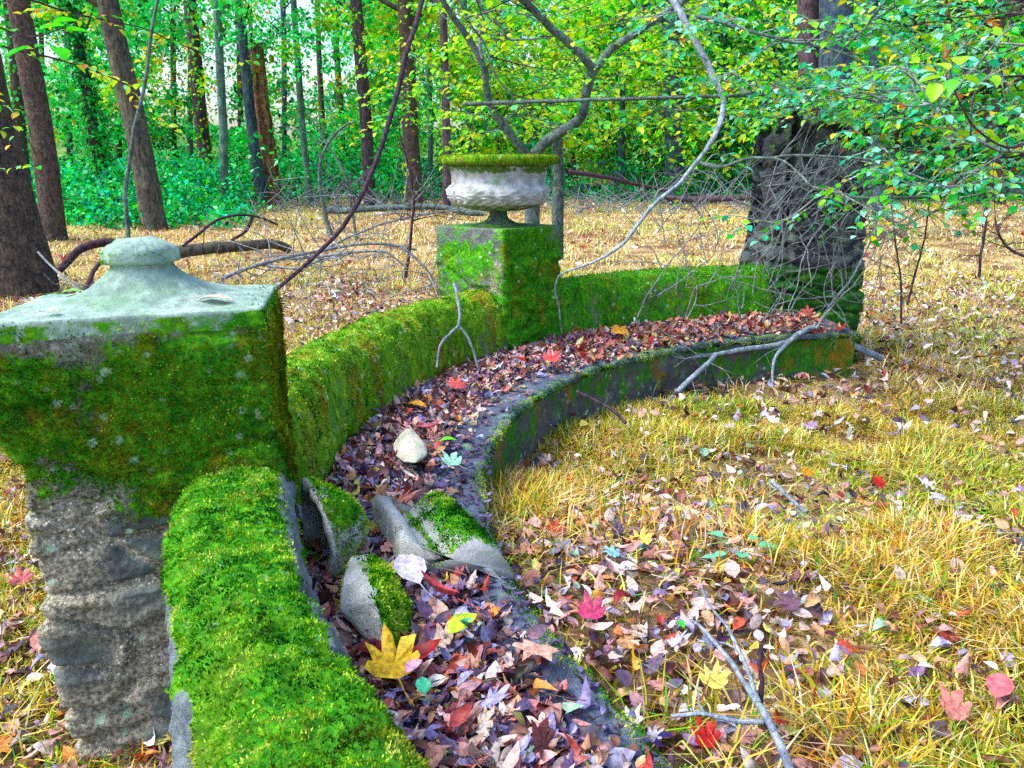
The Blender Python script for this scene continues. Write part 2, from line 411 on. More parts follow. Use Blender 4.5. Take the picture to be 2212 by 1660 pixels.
def moss_blades(name, pts, nrm, size, parent, pal=MOSSC, per=3, lean=.8, up=0., brown=.4):
    """short moss shoots standing on a surface"""
    n = len(pts) * per; p = np.repeat(pts, per, 0) + rng.normal(0, size * .5, (n, 3)); d = np.repeat(nrm, per, 0) + rng.normal(0, lean * .5, (n, 3))
    d[:, 2] += up; d /= np.linalg.norm(d, axis=1)[:, None] + 1e-6
    t = np.cross(d, rng.normal(0, 1, (n, 3))); t /= np.linalg.norm(t, axis=1)[:, None] + 1e-6
    L = size * rng.uniform(.5, 1.5, (n, 1)); w = L * .33
    V = np.stack([p - t * w, p + t * w, p + d * L * .6 + t * w * .8, p + d * L], 1).reshape(-1, 3)
    Fq = np.arange(n * 4).reshape(-1, 4)
    pc = np.array([q_[1] for q_ in pal]); pc = pc[np.argsort(pc.sum(1))]
    f = np.clip(.42 + 2.1 * fbm(p * np.array([24, 24, 16]), 3, 4) + 1.1 * fbm(p * 5, 3, 6) + rng.normal(0, .16, n), 0, .999) * (len(pc) - 1)
    i0 = f.astype(int); fr = (f - i0)[:, None]; c = pc[i0] * (1 - fr) + pc[i0 + 1] * fr
    brn = sstep(.08, .22, fbm(p * np.array([4, 4, 2.2]), 4, 60))[:, None] * brown; c = c * (1 - brn) + brn * np.array([.26, .13, .012]) * rng.uniform(.4, 1.6, (n, 1))
    me = mesh_np(name, V, [Fq], {'col': np.repeat(np.clip(c, .002, .9), 4, 0)}, False)
    return obj(name, me, M['moss'], parent)

# ------------------------------------------------------------------ ground
def build_ground():
    def axis(a, b, c, d, fine, n):
        return np.unique(np.concatenate([np.arange(b, c, fine), np.linspace(a, b, n) if a < b else [], np.linspace(c, d, n)]))
    xs = np.unique(np.concatenate([np.linspace(-160, -14, 40), np.linspace(-14, -4, 50), np.arange(-4, 6, .06), np.linspace(6, 18, 50), np.linspace(18, 160, 40)]))
    ys = np.unique(np.concatenate([np.linspace(-12, 0, 20), np.arange(0, 8, .06), np.linspace(8, 35, 120), np.linspace(35, 220, 60)]))
    X, Y = np.meshgrid(xs, ys, indexing='ij'); Z = ground_z(X, Y)
    Z = Z + .02 * fbm(np.stack([X * 4, Y * 4, X * 0], -1), 3, 2) * (Y < 10)
    me = mesh_np('ground', np.stack([X, Y, Z], -1).reshape(-1, 3), [gridf(len(xs), len(ys))])
    tag(obj('ground', me, M['ground']), kind='structure')
build_ground()

def hill():
    m = newmat('leafy_hillside'); g = NG(m); tc = g.n('ShaderNodeTexCoord').outputs['Object']
    c = g.ramp(g.noise(tc, 1.6, 6, .8), [(.3, (.006, .03, .02)), (.45, (.03, .14, .05)), (.55, (.14, .24, .05)), (.66, (.32, .26, .14)), (.8, (.4, .42, .36))])
    g.out(g.bsdf(c, 1., None, 0.))
    xs = np.linspace(-90, 140, 90); ys = np.linspace(46, 130, 40); X, Y = np.meshgrid(xs, ys, indexing='ij')
    rise = 24 * sstep(-12, 12, X - .12 * (Y - 46)) + 5
    Z = ground_z(X, Y) - .5 + rise * sstep(46, 100, Y) + 2.2 * fbm(np.stack([X * .12, Y * .12, X * 0], -1), 4, 5) * sstep(46, 56, Y)
    me = mesh_np('hillside', np.stack([X, Y, Z], -1).reshape(-1, 3), [gridf(len(xs), len(ys))])
    tag(obj('hillside', me, m), kind='structure')
hill()

# ------------------------------------------------------------------ swept ring masonry
def resample(prof, step):
    p = np.array(prof, float); d = np.r_[0, np.cumsum(np.linalg.norm(np.diff(p, axis=0), axis=1))]
    n = max(3, int(d[-1] / step)); s = np.linspace(0, d[-1], n)
    return np.stack([np.interp(s, d, p[:, 0]), np.interp(s, d, p[:, 1])], 1)
def sweep(prof, a0, a1, step, amp=.012, freq=7., gfun=None, cell=None, zjit=0., extra=None):
    pr = resample(prof, step); na = max(6, int(abs(radians(a1 - a0)) * 3.5 / step)); A = np.linspace(a0, a1, na)
    T = np.gradient(pr, axis=0); T /= np.linalg.norm(T, axis=1)[:, None] + 1e-9; Nr = np.stack([-T[:, 1], T[:, 0]], 1)   # left of travel
    ca, sa = np.cos(np.radians(A)), np.sin(np.radians(A))
    R = pr[None, :, 0] * np.ones((na, 1)); Z = pr[None, :, 1] * np.ones((na, 1))
    X = RC[0] + R * ca[:, None]; Yy = RC[1] + R * sa[:, None]
    q = np.stack([X, Yy, Z], -1)
    d = amp * 2 * fbm(q * freq, 5, 21)
    if extra is not None: d = d + extra(A[:, None] * np.ones_like(R), R, Z)
    R2 = R + Nr[None, :, 0] * d; Z2 = Z + Nr[None, :, 1] * d
    V = np.stack([RC[0] + R2 * ca[:, None], RC[1] + R2 * sa[:, None], Z2], -1)
    nrm = np.stack([Nr[None, :, 0] * ca[:, None], Nr[None, :, 0] * sa[:, None], Nr[None, :, 1] * np.ones((na, 1))], -1)
    N = len(pr); Vf = V.reshape(-1, 3); Fq = gridf(na, N)
    # close the two ends
    c0 = V[0].mean(0); c1 = V[-1].mean(0); n0 = len(Vf); Vf = np.concatenate([Vf, [c0, c1]])
    j = np.arange(N); j2 = (j + 1) % N
    caps = np.concatenate([np.stack([np.full(N, n0), j, j2], 1), np.stack([np.full(N, n0 + 1), (na - 1) * N + j2, (na - 1) * N + j], 1)])
    Ag = A[:, None] * np.ones_like(R)
    g = gfun(Ag, R, Z) if gfun is not None else np.zeros_like(R)
    ga = np.r_[g.ravel(), 0, 0]; aa = np.r_[vnoise(q * 5, 3).ravel(), .5, .5]
    return Vf, [Fq, caps], {'g': ga, 'a': aa, 'm': np.zeros(len(Vf))}, V.reshape(-1, 3), nrm.reshape(-1, 3), ga[:-2], Ag.ravel()

WALLP = [(3.45, .30), (3.455, .55), (3.47, .70), (3.49, .775), (3.53, .835), (3.60, .862), (3.69, .86), (3.735, .835), (3.745, .75), (3.74, .35), (3.75, -.15)]
LOWP = [(3.455, .30), (3.46, .60), (3.465, .74), (3.485, .79), (3.53, .812), (3.62, .815), (3.69, .80), (3.735, .76), (3.745, .65), (3.74, .3), (3.75, -.15)]
def ring_wall(name, label, a0, a1, prof, step, mat, gf, nbl, size, amp=.012, pal=MOSSC, extra=None, up=0., per=3):
    xm, ym = pol(3.6, (a0 + a1) / 2)
    t = thing(name, label, 'wall', (xm, ym, 0))
    Vf, Fs, at, Vg, Ng, gg, Ag = sweep(prof, a0, a1, step, amp, 7., gf, extra=extra)
    obj('masonry', mesh_np('masonry', Vf, Fs, at), M[mat], t)
    Ng = Ng.copy(); 
    w = sstep(.15, .5, gg + .7 * fbm(Vg * 3.3, 4, 31) + .25 * (Ng[:, 2] > .5)); idx = np.nonzero(rng.random(len(w)) < w)[0]
    idx = rng.choice(idx, min(nbl, len(idx)), replace=len(idx) < nbl)
    moss_blades('moss', Vg[idx], Ng[idx], size, t, pal, per=per, up=up)
    return t
def g_far(A, R, Z):
    top = sstep(.74, .84, Z); return .35 + .25 * top - .25 * sstep(3.70, 3.74, R)
def ledges(A, R, Z):
    return 0.012 * np.sin(Z * 26 + 3 * fbm(np.stack([A * .2, Z * 3, R], -1), 3, 2) * 6) * (1 - sstep(.6, .8, Z))
ring_wall('curved_garden_wall', 'curved mossy stone wall from the square capped pier to the pier with the urn', 143.4, 187.0, WALLP, .011, 'wall', g_far, 15000, .0062, .022)
ring_wall('curved_garden_wall', 'curved dark green mossy wall from the urn pier to the tall dark ruined pier', 101.5, 134.8, WALLP, .016, 'wall_far', g_far, 6500, .0075, .02)
def g_low(A, R, Z):
    top = sstep(.66, .78, Z)
    # a few bare stones along the outer edge and the inner edge
    bare = sstep(.58, .66, vnoise(np.stack([A * .35, R * 9, Z * 5], -1), 17)) * (sstep(3.62, 3.70, R) + (1 - sstep(3.47, 3.52, R)))
    return .20 + .42 * top - .75 * bare - .35 * sstep(3.70, 3.74, R) * (1 - top)
def lowedge(A, R, Z):
    n = fbm(np.stack([A * .22, Z * 4, R * 0], -1), 3, 44)
    cu = 1 - np.abs(2 * fbm(np.stack([A * 1.1, R * 9, Z * 9], -1), 3, 46) * 2); return .016 * cu + .008 * (1 - np.abs(4 * fbm(np.stack([A * 3, R * 26, Z * 26], -1), 2, 49))) - .012 + .07 * n * sstep(3.60, 3.70, R) + .02 * fbm(np.stack([A * .8, R * 12, Z * 12], -1), 3, 45)
ring_wall('low_mossy_wall', 'low broken wall thick with bright green moss running from the capped pier towards the viewer', 192.6, 224, LOWP, .0062, 'wall_near', g_low, 80000, .0050, .016, extra=lowedge)

# ------------------------------------------------------------------ the bench
def g_seat(A, R, Z):
    edge = 1 - sstep(2.86, 2.94, R)
    return -.08 + edge * (.34 + .14 * sstep(188, 198, A) + .25 * (vnoise(np.stack([A * .4, R * 6, Z], -1), 3) - .5)) 
def g_riser(A, R, Z): return .24 + .14 * sstep(.05, .3, Z) + .1 * sstep(160, 180, A) + .2 * (1 - sstep(95, 115, A))
bx, by = pol(3.15, 150)
bench = thing('stone_bench', 'long curved stone bench covered in fallen leaves along the mossy wall', 'bench', (bx, by, 0))
A0, A1 = 94.0, 229.0
slab = [(3.452, .36), (3.452, .450), (3.0, .449), (2.90, .449), (2.866, .448), (2.858, .442), (2.856, .428), (2.858, .412), (2.868, .407), (2.94, .404)]
slab = slab[::-1]
def seatworn(A, R, Z): return -.03 * sstep(.60, .78, vnoise(np.stack([A * .5, R * 2, Z * 0], -1), 61)) * (1 - sstep(2.86, 2.95, R)) + .006 * fbm(np.stack([A * 2, R * 30, Z * 30], -1), 3, 62)
Vf, Fs, at, Vg, Ng, gg, Ag = sweep(slab, A0, A1, .009, .010, 6., g_seat, extra=seatworn)
s1 = obj('seat_slab', mesh_np('seat_slab', Vf, Fs, at), M['seat'], bench)
w = sstep(.0, .3, gg + .6 * fbm(Vg * 5, 4, 37)) * (Vg[:, 2] > .40); idx = np.nonzero(rng.random(len(w)) < w)[0]; idx = rng.choice(idx, min(9000, len(idx)), replace=False)
moss_blades('moss', Vg[idx], Ng[idx], .006, bench, per=3)
ris = [(2.882, -.15), (2.880, .05), (2.878, .40), (2.90, .4075)]
Vf, Fs, at, Vg, Ng, gg, Ag = sweep(ris, A0 + .3, A1, .013, .016, 7., g_riser)
obj('riser', mesh_np('riser', Vf, Fs[:1], at), M['riser'], bench)
# end stone of the riser at the far right
xe, ye = pol(2.9, A0 + .3); xo, yo = pol(3.44, A0 + .3)
u = np.linspace(0, 1, 40); v = np.linspace(-.15, .364, 40); U, Vv = np.meshgrid(u, v, indexing='ij')
Q = np.stack([xe + (xo - xe) * U, ye + (yo - ye) * U, Vv], -1); Q[..., 0] += .02 * fbm(Q * 8, 4, 3)
obj('end_stone', mesh_np('end_stone', Q.reshape(-1, 3), [gridf(40, 40)], {'g': np.full(1600, .35), 'a': np.full(1600, .5), 'm': np.zeros(1600)}), M['riser'], bench)

# ------------------------------------------------------------------ piers
def rounded_rect(hx, hy, r, step):
    pts = []; nrm = []
    seg = [((hx, -hy + r), (hx, hy - r), 0), ((hx - r, hy), (-hx + r, hy), 90), ((-hx, hy - r), (-hx, -hy + r), 180), ((-hx + r, -hy), (hx - r, -hy), 270)]
    for (a, b, an) in seg:
        a = np.array(a); b = np.array(b); n = max(2, int(np.linalg.norm(b - a) / step))
        for t in np.linspace(0, 1, n, endpoint=True):
            pts.append(a + (b - a) * t); nrm.append((cos(radians(an)), sin(radians(an))))
        c = b - r * np.array((cos(radians(an)), sin(radians(an))))
        for t in np.linspace(0, 1, 5)[1:-1]:
            th = radians(an + 90 * t); pts.append(c + r * np.array((cos(th), sin(th)))); nrm.append((cos(th), sin(th)))
    return np.array(pts), np.array(nrm)
def pier_shaft(name, parent, cx, cy, rot, hx, hy, z1, step, mat, insfun, gfun, r=.02, cells=(4.5, 9.), sdep=.03, top=True, zragged=None, seed=3, mort=None, shift=None, basis=None, mcut=.50):
    """shaft local x is the outward radial axis; insfun(lx, ly, z) -> inset in metres"""
    p, n = rounded_rect(hx, hy, r, step); z = np.arange(-.15, z1 + step * .5, step); z[-1] = z1
    N = len(p); K = len(z)
    per = np.r_[0, np.cumsum(np.linalg.norm(np.diff(p, axis=0), axis=1))]
    U = per[:, None] * np.ones((1, K)); Z = z[None] * np.ones((N, 1))
    q3 = np.stack([p[:, 0, None] + 0 * Z, p[:, 1, None] + 0 * Z, Z], -1)
    w2 = np.stack([U + .10 * fbm(q3 * 3, 3, seed), Z + .07 * fbm(q3 * np.array([2.2, 2.2, 4]), 3, seed + 4) + .12 * (U - .3)], -1).reshape(-1, 2)
    d1, d2, ids = worley(w2 * np.array(cells), seed, .9); edge = (d2 - d1).reshape(N, K); ids = ids.reshape(N, K)
    stone = sstep(.02, .26, edge)
    sa = mort(Z, U) if mort is not None else np.ones_like(Z)      # 1 where the rubble is bare, 0 where it is rendered smooth
    d = sdep * sa * (stone * (.35 + .9 * ids) - .45) + .02 * fbm(q3 * 9, 5, seed + 8) + sa * (.016 * (1 - np.abs(4 * fbm(q3 * np.array([5, 5, 13]), 4, seed + 3))) + .010 * fbm(q3 * 40, 3, seed + 5)) + .012 * sa * fbm(q3 * np.array([6, 6, 40]), 4, seed + 2)
    d = d - insfun(p[:, 0, None] + 0 * Z, p[:, 1, None] + 0 * Z, Z)
    L = q3.copy()
    if shift is not None: L[..., 0] -= shift(q3[..., 0], q3[..., 1], q3[..., 2])
    L[..., 0] += n[:, 0, None] * d; L[..., 1] += n[:, 1, None] * d
    if zragged is not None: L[..., 2] = zragged(L[..., 0], L[..., 1], L[..., 2], z1)
    cr, sr = cos(rot), sin(rot); ex, ey = basis or ((cr, sr), (-sr, cr))
    Wd = np.stack([cx + L[..., 0] * ex[0] + L[..., 1] * ey[0], cy + L[..., 0] * ex[1] + L[..., 1] * ey[1], L[..., 2]], -1)
    nw = np.stack([n[:, 0] * cr - n[:, 1] * sr, n[:, 0] * sr + n[:, 1] * cr, 0 * n[:, 0]], -1)[:, None] * np.ones((1, K, 1))
    V = Wd.reshape(-1, 3); Fs = [gridf(N, K, True)]
    g = gfun(q3[..., 0], q3[..., 1], q3[..., 2], n[:, 0, None] * np.ones((1, K)), n[:, 1, None] * np.ones((1, K)))
    mm = sa * (1 - sstep(.06, .16, edge)) + 0
    mm = np.clip(mm + .95 * sa * sstep(mcut, mcut + .12, vnoise(q3 * 3.1, seed + 1)), 0, 1)
    at = {'g': g.ravel(), 'a': (.2 + .8 * ids).ravel(), 'm': mm.ravel()}
    if top:      # rings closing towards the middle
        c = Wd[:, -1].mean(0); M_ = 14; rings = []; ring = Wd[:, -1]
        for k in range(1, M_ + 1):
            t = k / M_; R_ = ring * (1 - t) + c * t
            R_ = R_.copy(); R_[:, 2] += (.05 if zragged is not None else .012) * fbm(R_ * 7, 4, seed) * 2 * min(1, 3 * t)
            rings.append(R_)
        n0 = len(V); V = np.concatenate([V] + rings)
        i = np.arange(N); i2 = (i + 1) % N; prev = i * K + K - 1; prev2 = i2 * K + K - 1
        for k in range(M_):
            cur = n0 + k * N + i; cur2 = n0 + k * N + i2
            Fs.append(np.stack([prev, prev2, cur2, cur], 1)); prev, prev2 = cur, cur2
        for k_, val in (('g', .35), ('a', .6), ('m', 0)): at[k_] = np.r_[at[k_], np.full(M_ * N, val)]
        Fs = [np.concatenate(Fs)]
    o = obj(name, mesh_np(name, V, Fs, at), M[mat], parent)
    return Wd.reshape(-1, 3), nw.reshape(-1, 3), g.ravel()

# -- the near pier with the concave cap
ER1 = (-.934, -.358); EY1 = (.19, -.98); c1 = (-.66 + .33 * ER1[0] - .24 * EY1[0], 2.08 + .33 * ER1[1] - .24 * EY1[1]); r1 = radians(200)
# local +x = outward, local -y... tangent away from the viewer is r1 - 90 deg
PX, PY, PR = c1[0], c1[1], r1
pier1 = thing('stone_pier', 'large square rubble pier in front, topped by a pale concave cap with a broken finial', 'pier', (PX, PY, 0))
def ins1(x, y, z):
    out = sstep(.0, .30, x)
    return out * (.055 * (1 - sstep(.85, 1.02, z)) + .012 * (1 - sstep(.15, .9, z)) + .05 * fbm(np.stack([x * 2, y * 2, z * 5], -1), 3, 71) * (1 - sstep(.85, 1., z))) 
def g1(x, y, z, nx, ny):
    inner = nx < -.5
    front = (ny > .5) * 1.
    band = sstep(1.10, 1.2, z) * vnoise(np.stack([x * 16, y * 16, z * 3], -1), 6)
    low = 1 - sstep(.58, .86, z + .30 * (-x))
    return np.where(inner, .52 - .0 * z, .50 - .45 * band - .46 * low - .12 * (z < .4))
def bare1(Z, U): return .25 + .75 * (1 - sstep(.70, .92, Z + .05 * np.sin(U * 9)))
Wd, nw, gg = pier_shaft('shaft', pier1, PX, PY, PR, .33, .24, 1.205, .0065, 'pier', lambda x, y, z: 0 * z, shift=ins1, basis=(ER1, EY1), gfun=g1, r=.014, cells=(3.2, 8.0), sdep=.028, top=False, mort=bare1, seed=6, mcut=.20)
w = sstep(.05, .45, gg + .8 * fbm(Wd * 4, 4, 33)); idx = np.nonzero(rng.random(len(w)) < w)[0]; idx = rng.choice(idx, min(34000, len(idx)), replace=False)
moss_blades('moss', Wd[idx], nw[idx], .006, pier1, [(5, srgb(20, 96, 8)), (5, srgb(60, 130, 12)), (3, srgb(112, 165, 20)), (2, srgb(150, 130, 20)), (2, srgb(110, 70, 16)), (2, srgb(150, 190, 60))])
# cap
def build_cap():
    p, n = rounded_rect(.331, .241, .012, .008); N = len(p)
    s = np.r_[np.linspace(0, 1, 60)]
    ang = np.arctan2(p[:, 1], p[:, 0]); neck = np.stack([np.cos(ang), np.sin(ang)], 1) * .078
    rows = []
    for t in np.linspace(0, 1, 7): rows.append(np.c_[p * (1.0 + .0 * t), np.full(N, 1.20 + .048 * t)])
    for t in s[1:]:
        k = t ** .85; q = p * (1 - k) + neck * k; z = 1.25 + .022 * t + .076 * t ** 3.2
        rows.append(np.c_[q, np.full(N, z)])
    for (rr, z) in ((.077, 1.350), (.078, 1.356), (.094, 1.358), (.097, 1.366), (.097, 1.385), (.095, 1.394), (.090, 1.399), (.080, 1.404), (.055, 1.412), (.03, 1.418), (.0, 1.42)):
        rows.append(np.c_[np.stack([np.cos(ang), np.sin(ang)], 1) * rr, np.full(N, z)])
    L = np.array(rows).transpose(1, 0, 2); K = L.shape[1]
    f = fbm(L * 22, 5, 3); L = L.copy(); L[..., 2] += .010 * f + .006 * fbm(L * 7, 3, 9)
    top = sstep(1.395, 1.41, L[..., 2]); L[..., 2] += top * .02 * fbm(L * 26, 4, 8) * 2; L[..., :2] *= (1 + .05 * fbm(L * 16, 4, 12)[..., None] * (L[..., 2:3] > 1.33))
    Wd = np.stack([PX + L[..., 0] * ER1[0] + L[..., 1] * EY1[0], PY + L[..., 0] * ER1[1] + L[..., 1] * EY1[1], L[..., 2]], -1)
    m = np.zeros((N, K)); corner = sstep(.20, .33, -L[..., 0]) * sstep(-.25, .1, L[..., 1] * 0 - .05) * (L[..., 2] < 1.262)
    edge = (1 - sstep(1.236, 1.25, L[..., 2])) * (.30 + .5 * vnoise(L * np.array([16, 16, 3]), 5))
    nkk = sstep(1.355, 1.36, L[..., 2]) * (1 - sstep(1.39, 1.4, L[..., 2])) * .35
    g = -.05 + .38 * corner + edge + nkk
    at = {'g': g.ravel(), 'a': (.5 + .5 * vnoise(L * 12, 4)).ravel(), 'm': m.ravel()}
    o = obj('cap', mesh_np('cap', Wd.reshape(-1, 3), [gridf(N, K, True)], at), M['cap'], pier1)
    W2 = Wd.reshape(-1, 3); w = sstep(.12, .5, g.ravel() + .6 * fbm(W2 * 9, 4, 5)); idx = np.nonzero(rng.random(len(w)) < w * .5)[0]; idx = rng.choice(idx, min(5000, len(idx)), replace=False)
    mb = moss_blades('moss', W2[idx], np.tile([[.25, -.3, .9]], (len(idx), 1)), .005, o)
    mb.location = (0, 0, 0)
build_cap()

# -- pier with the urn
UA = 139.2; ur = radians(UA); ux, uy = pol(3.45 + .30, UA)
pier2 = thing('stone_pier', 'square mossy pier in the middle carrying the stone urn', 'pier', (ux, uy, 0))
def ins2(x, y, z): return .025 * sstep(.1, .3, x) * (1 - sstep(.6, 1.1, z)) + .0 * z
def g2(x, y, z, nx, ny):
    inner = nx < -.5; band = sstep(1.10, 1.2, z)
    return np.where(inner, .50, .37) - .16 * band * vnoise(np.stack([x * 9, y * 9, z * 5], -1), 3) * 1.6
Wd, nw, gg = pier_shaft('shaft', pier2, ux, uy, ur, .30, .29, 1.25, .011, 'pier', ins2, g2, r=.02, cells=(3.2, 5.0), sdep=.04, mort=lambda Z, U: np.where((U > .62) | (U < .6), 1., 1.) * (1 - sstep(1.0, 1.1, Z)) * .8, seed=12)
w = sstep(.15, .5, gg + .7 * fbm(Wd * 4, 4, 35)); idx = np.nonzero(rng.random(len(w)) < w)[0]; idx = rng.choice(idx, min(11000, len(idx)), replace=False)
moss_blades('moss', Wd[idx], nw[idx], .008, pier2, [(5, srgb(16, 110, 8)), (6, srgb(50, 150, 12)), (4, srgb(100, 190, 20)), (1, srgb(170, 140, 30))])

# -- tall ruined pier on the right
RA = 95.8; rr_ = radians(RA); rx, ry = pol(3.45 + .33, RA)
pier3 = thing('ruined_pier', 'tall dark ruined rubble pier at the far right end of the bench', 'pier', (rx, ry, 0))
def ins3(x, y, z):
    return .09 * sstep(.55, 1.1, z) * (y > .2) + .05 * sstep(.9, 1.5, z) - .06 * (1 - sstep(.1, .9, z)) * (y < -.2) * .5 + .05 * fbm(np.stack([x * 2, y * 2, z * 3.4], -1), 3, 55)
def g3(x, y, z, nx, ny): return -.12 + .42 * (1 - sstep(.55, 1.0, z)) + .2 * sstep(.55, .7, vnoise(np.stack([x * 3, y * 3, z * 4], -1), 8))
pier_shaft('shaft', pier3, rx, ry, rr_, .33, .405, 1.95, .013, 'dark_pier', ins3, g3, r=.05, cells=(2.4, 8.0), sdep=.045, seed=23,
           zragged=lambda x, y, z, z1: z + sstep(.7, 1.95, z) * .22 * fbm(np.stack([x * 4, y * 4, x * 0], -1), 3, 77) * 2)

# ------------------------------------------------------------------ urn
def lathe(prof, n, fn=None):
    pr = np.array(prof); a = np.linspace(0, 2 * pi, n, endpoint=False); R = pr[None, :, 0] * np.ones((n, 1)); Z = pr[None, :, 1] * np.ones((n, 1)); A = a[:, None] * np.ones((1, len(pr)))
    if fn is not None: R, Z = fn(A, R, Z)
    return np.stack([R * np.cos(A), R * np.sin(A), Z], -1)
UZ = 1.245
urn = thing('stone_urn', 'wide weathered stone urn with carved bowl and mossy rim standing on the middle pier', 'urn', (ux, uy, UZ))
def lathe_obj(name, prof, gval, mat, fn=None, n=220, step=.006):
    pr = resample(prof, step); L = lathe(pr, n, fn); L = L + (.006 * fbm(L * 30, 4, 2))[..., None] * np.array([1, 1, .6])
    Wd = L + np.array([ux, uy, 0]); at = {'g': (gval(L) if callable(gval) else np.full(L.shape[:2], gval)).ravel(), 'a': vnoise(L * 30, 5).ravel(), 'm': np.zeros(L.shape[0] * L.shape[1])}
    o = obj(name, mesh_np(name, Wd.reshape(-1, 3), [gridf(n, len(pr), True)], at), M[mat], urn); return o, Wd
_, RW = lathe_obj('rim', [(.315, 1.625), (.345, 1.632), (.377, 1.640), (.386, 1.652), (.388, 1.672), (.381, 1.688), (.36, 1.694), (.325, 1.69), (.31, 1.66), (.30, 1.60)], .42, 'wall')
def relief(A, R, Z):
    d = .012 * np.exp(-((Z - 1.478) / .009) ** 2) * np.maximum(0, np.cos(A * 10)) ** 4
    z2 = np.exp(-((Z - 1.43) / .022) ** 2); d = d + .010 * z2 * np.maximum(0, np.sin(A * 20)) * (1 + np.sin(Z * 300)) * .6
    d = d + .012 * np.exp(-((Z - 1.395) / .022) ** 2) * np.abs(np.sin(A * 14 - 90 * (Z - 1.39)))
    sw = np.exp(-((Z - (1.452 + .014 * np.cos(A * 10))) / .007) ** 2); d = d + .004 * sw + .006 * np.exp(-((Z - 1.503) / .004) ** 2)
    return R + d, Z
lathe_obj('bowl', [(.30, 1.60), (.33, 1.626), (.322, 1.615), (.312, 1.598), (.306, 1.57), (.304, 1.53), (.306, 1.512), (.318, 1.505), (.330, 1.492), (.335, 1.47), (.332, 1.445), (.318, 1.42), (.285, 1.39), (.235, 1.368), (.17, 1.352), (.10, 1.345), (.0, 1.344)],
          lambda L: -.08 + .50 * (1 - sstep(1.37, 1.44, L[..., 2])) + .50 * sstep(1.545, 1.60, L[..., 2]), 'urn', relief, 260, .005)  # green-dark lower bowl is painted shade; the neck's darkening is stain
lathe_obj('foot', [(.10, 1.348), (.062, 1.343), (.056, 1.33), (.060, 1.312), (.075, 1.292), (.10, 1.275), (.135, 1.262), (.142, 1.256), (.142, 1.245), (.0, 1.244)], .30, 'pier', None, 90)
idx = rng.choice(RW.shape[0] * RW.shape[1], 9000); rp = RW.reshape(-1, 3)[idx]; ctr = np.array([ux, uy, 1.655]); dn = rp - ctr; dn[:, 2] *= 6; dn /= np.linalg.norm(dn, axis=1)[:, None]
keep = (np.hypot(rp[:, 0] - ux, rp[:, 1] - uy) > .33) & (rp[:, 2] > 1.643)
moss_blades('moss', rp[keep], dn[keep], .0045, urn, [(5, srgb(70, 120, 10)), (5, srgb(120, 165, 16)), (4, srgb(160, 180, 30)), (2, srgb(130, 100, 20))])

# ------------------------------------------------------------------ broken stones on the bench
def blob(name, label, cat, fn, nu, nv, mat, gval, blades=0, seed=1, wrap=True, pal=MOSSC, size=.006, disp=.008, freq=22):
    """fn(u, v) -> closed surface; u wraps round, v runs from end to end"""
    u = np.linspace(0, 1, nu, endpoint=False); v = np.linspace(0, 1, nv); U, Vv = np.meshgrid(u, v, indexing='ij')
    L = fn(U, Vv); c = L.reshape(-1, 3).mean(0)
    du = np.roll(L, -1, 0) - np.roll(L, 1, 0); dv = np.gradient(L, axis=1); n = np.cross(du, dv); n /= np.linalg.norm(n, axis=2)[..., None] + 1e-9
    if np.mean(np.sum(n * (L - c), -1)) < 0: n = -n
    L = L + n * (disp * 2 * fbm(L * freq, 5, seed))[..., None]
    base = L[..., 2].min(); t = thing(name, label, cat, (c[0], c[1], base))
    V = L.reshape(-1, 3); n0 = len(V); V = np.concatenate([V, [L[:, 0].mean(0), L[:, -1].mean(0)]])
    i = np.arange(nu); i2 = (i + 1) % nu
    caps = np.concatenate([np.stack([np.full(nu, n0), i2 * nv, i * nv], 1), np.stack([np.full(nu, n0 + 1), i * nv + nv - 1, i2 * nv + nv - 1], 1)])
    g = gval(L, n); at = {'g': np.r_[g.ravel(), -.3, -.3], 'a': np.r_[vnoise(L * 14, seed).ravel(), .7, .7], 'm': np.zeros(len(V))}
    obj('stone', mesh_np('stone', V, [gridf(nu, nv, True), caps], at), M[mat], t)
    if blades:
        w = sstep(.1, .4, g.ravel() + .6 * fbm(L.reshape(-1, 3) * 12, 4, seed)); idx = np.nonzero(rng.random(len(w)) < w)[0]
        if len(idx):
            idx = rng.choice(idx, min(blades, len(idx)), replace=False); moss_blades('moss', L.reshape(-1, 3)[idx], n.reshape(-1, 3)[idx], size, t, pal)
    return t
def sect(pts2, n):     # closed 2-D outline resampled
    p = np.array(pts2 + [pts2[0]], float); q = smooth_path(p, n + 1)[:-1]; return q
def extr(outline, p0, p1, ex, ey, taper=1.0, bend=0.):
    """outline in (ex, ey) swept p0->p1"""
    p0, p1, ex, ey = map(lambda a: np.array(a, float), (p0, p1, ex, ey))
    def fn(U, Vv):
        o = outline[(U[:, 0] * len(outline)).astype(int) % len(outline)]
        s = 1 + (taper - 1) * Vv
        c = p0 + (p1 - p0) * Vv[..., None] + bend * np.sin(pi * Vv)[..., None] * ey
        return c + ex * (o[:, 0, None] * s)[..., None] + ey * (o[:, 1, None] * s)[..., None]
    return fn
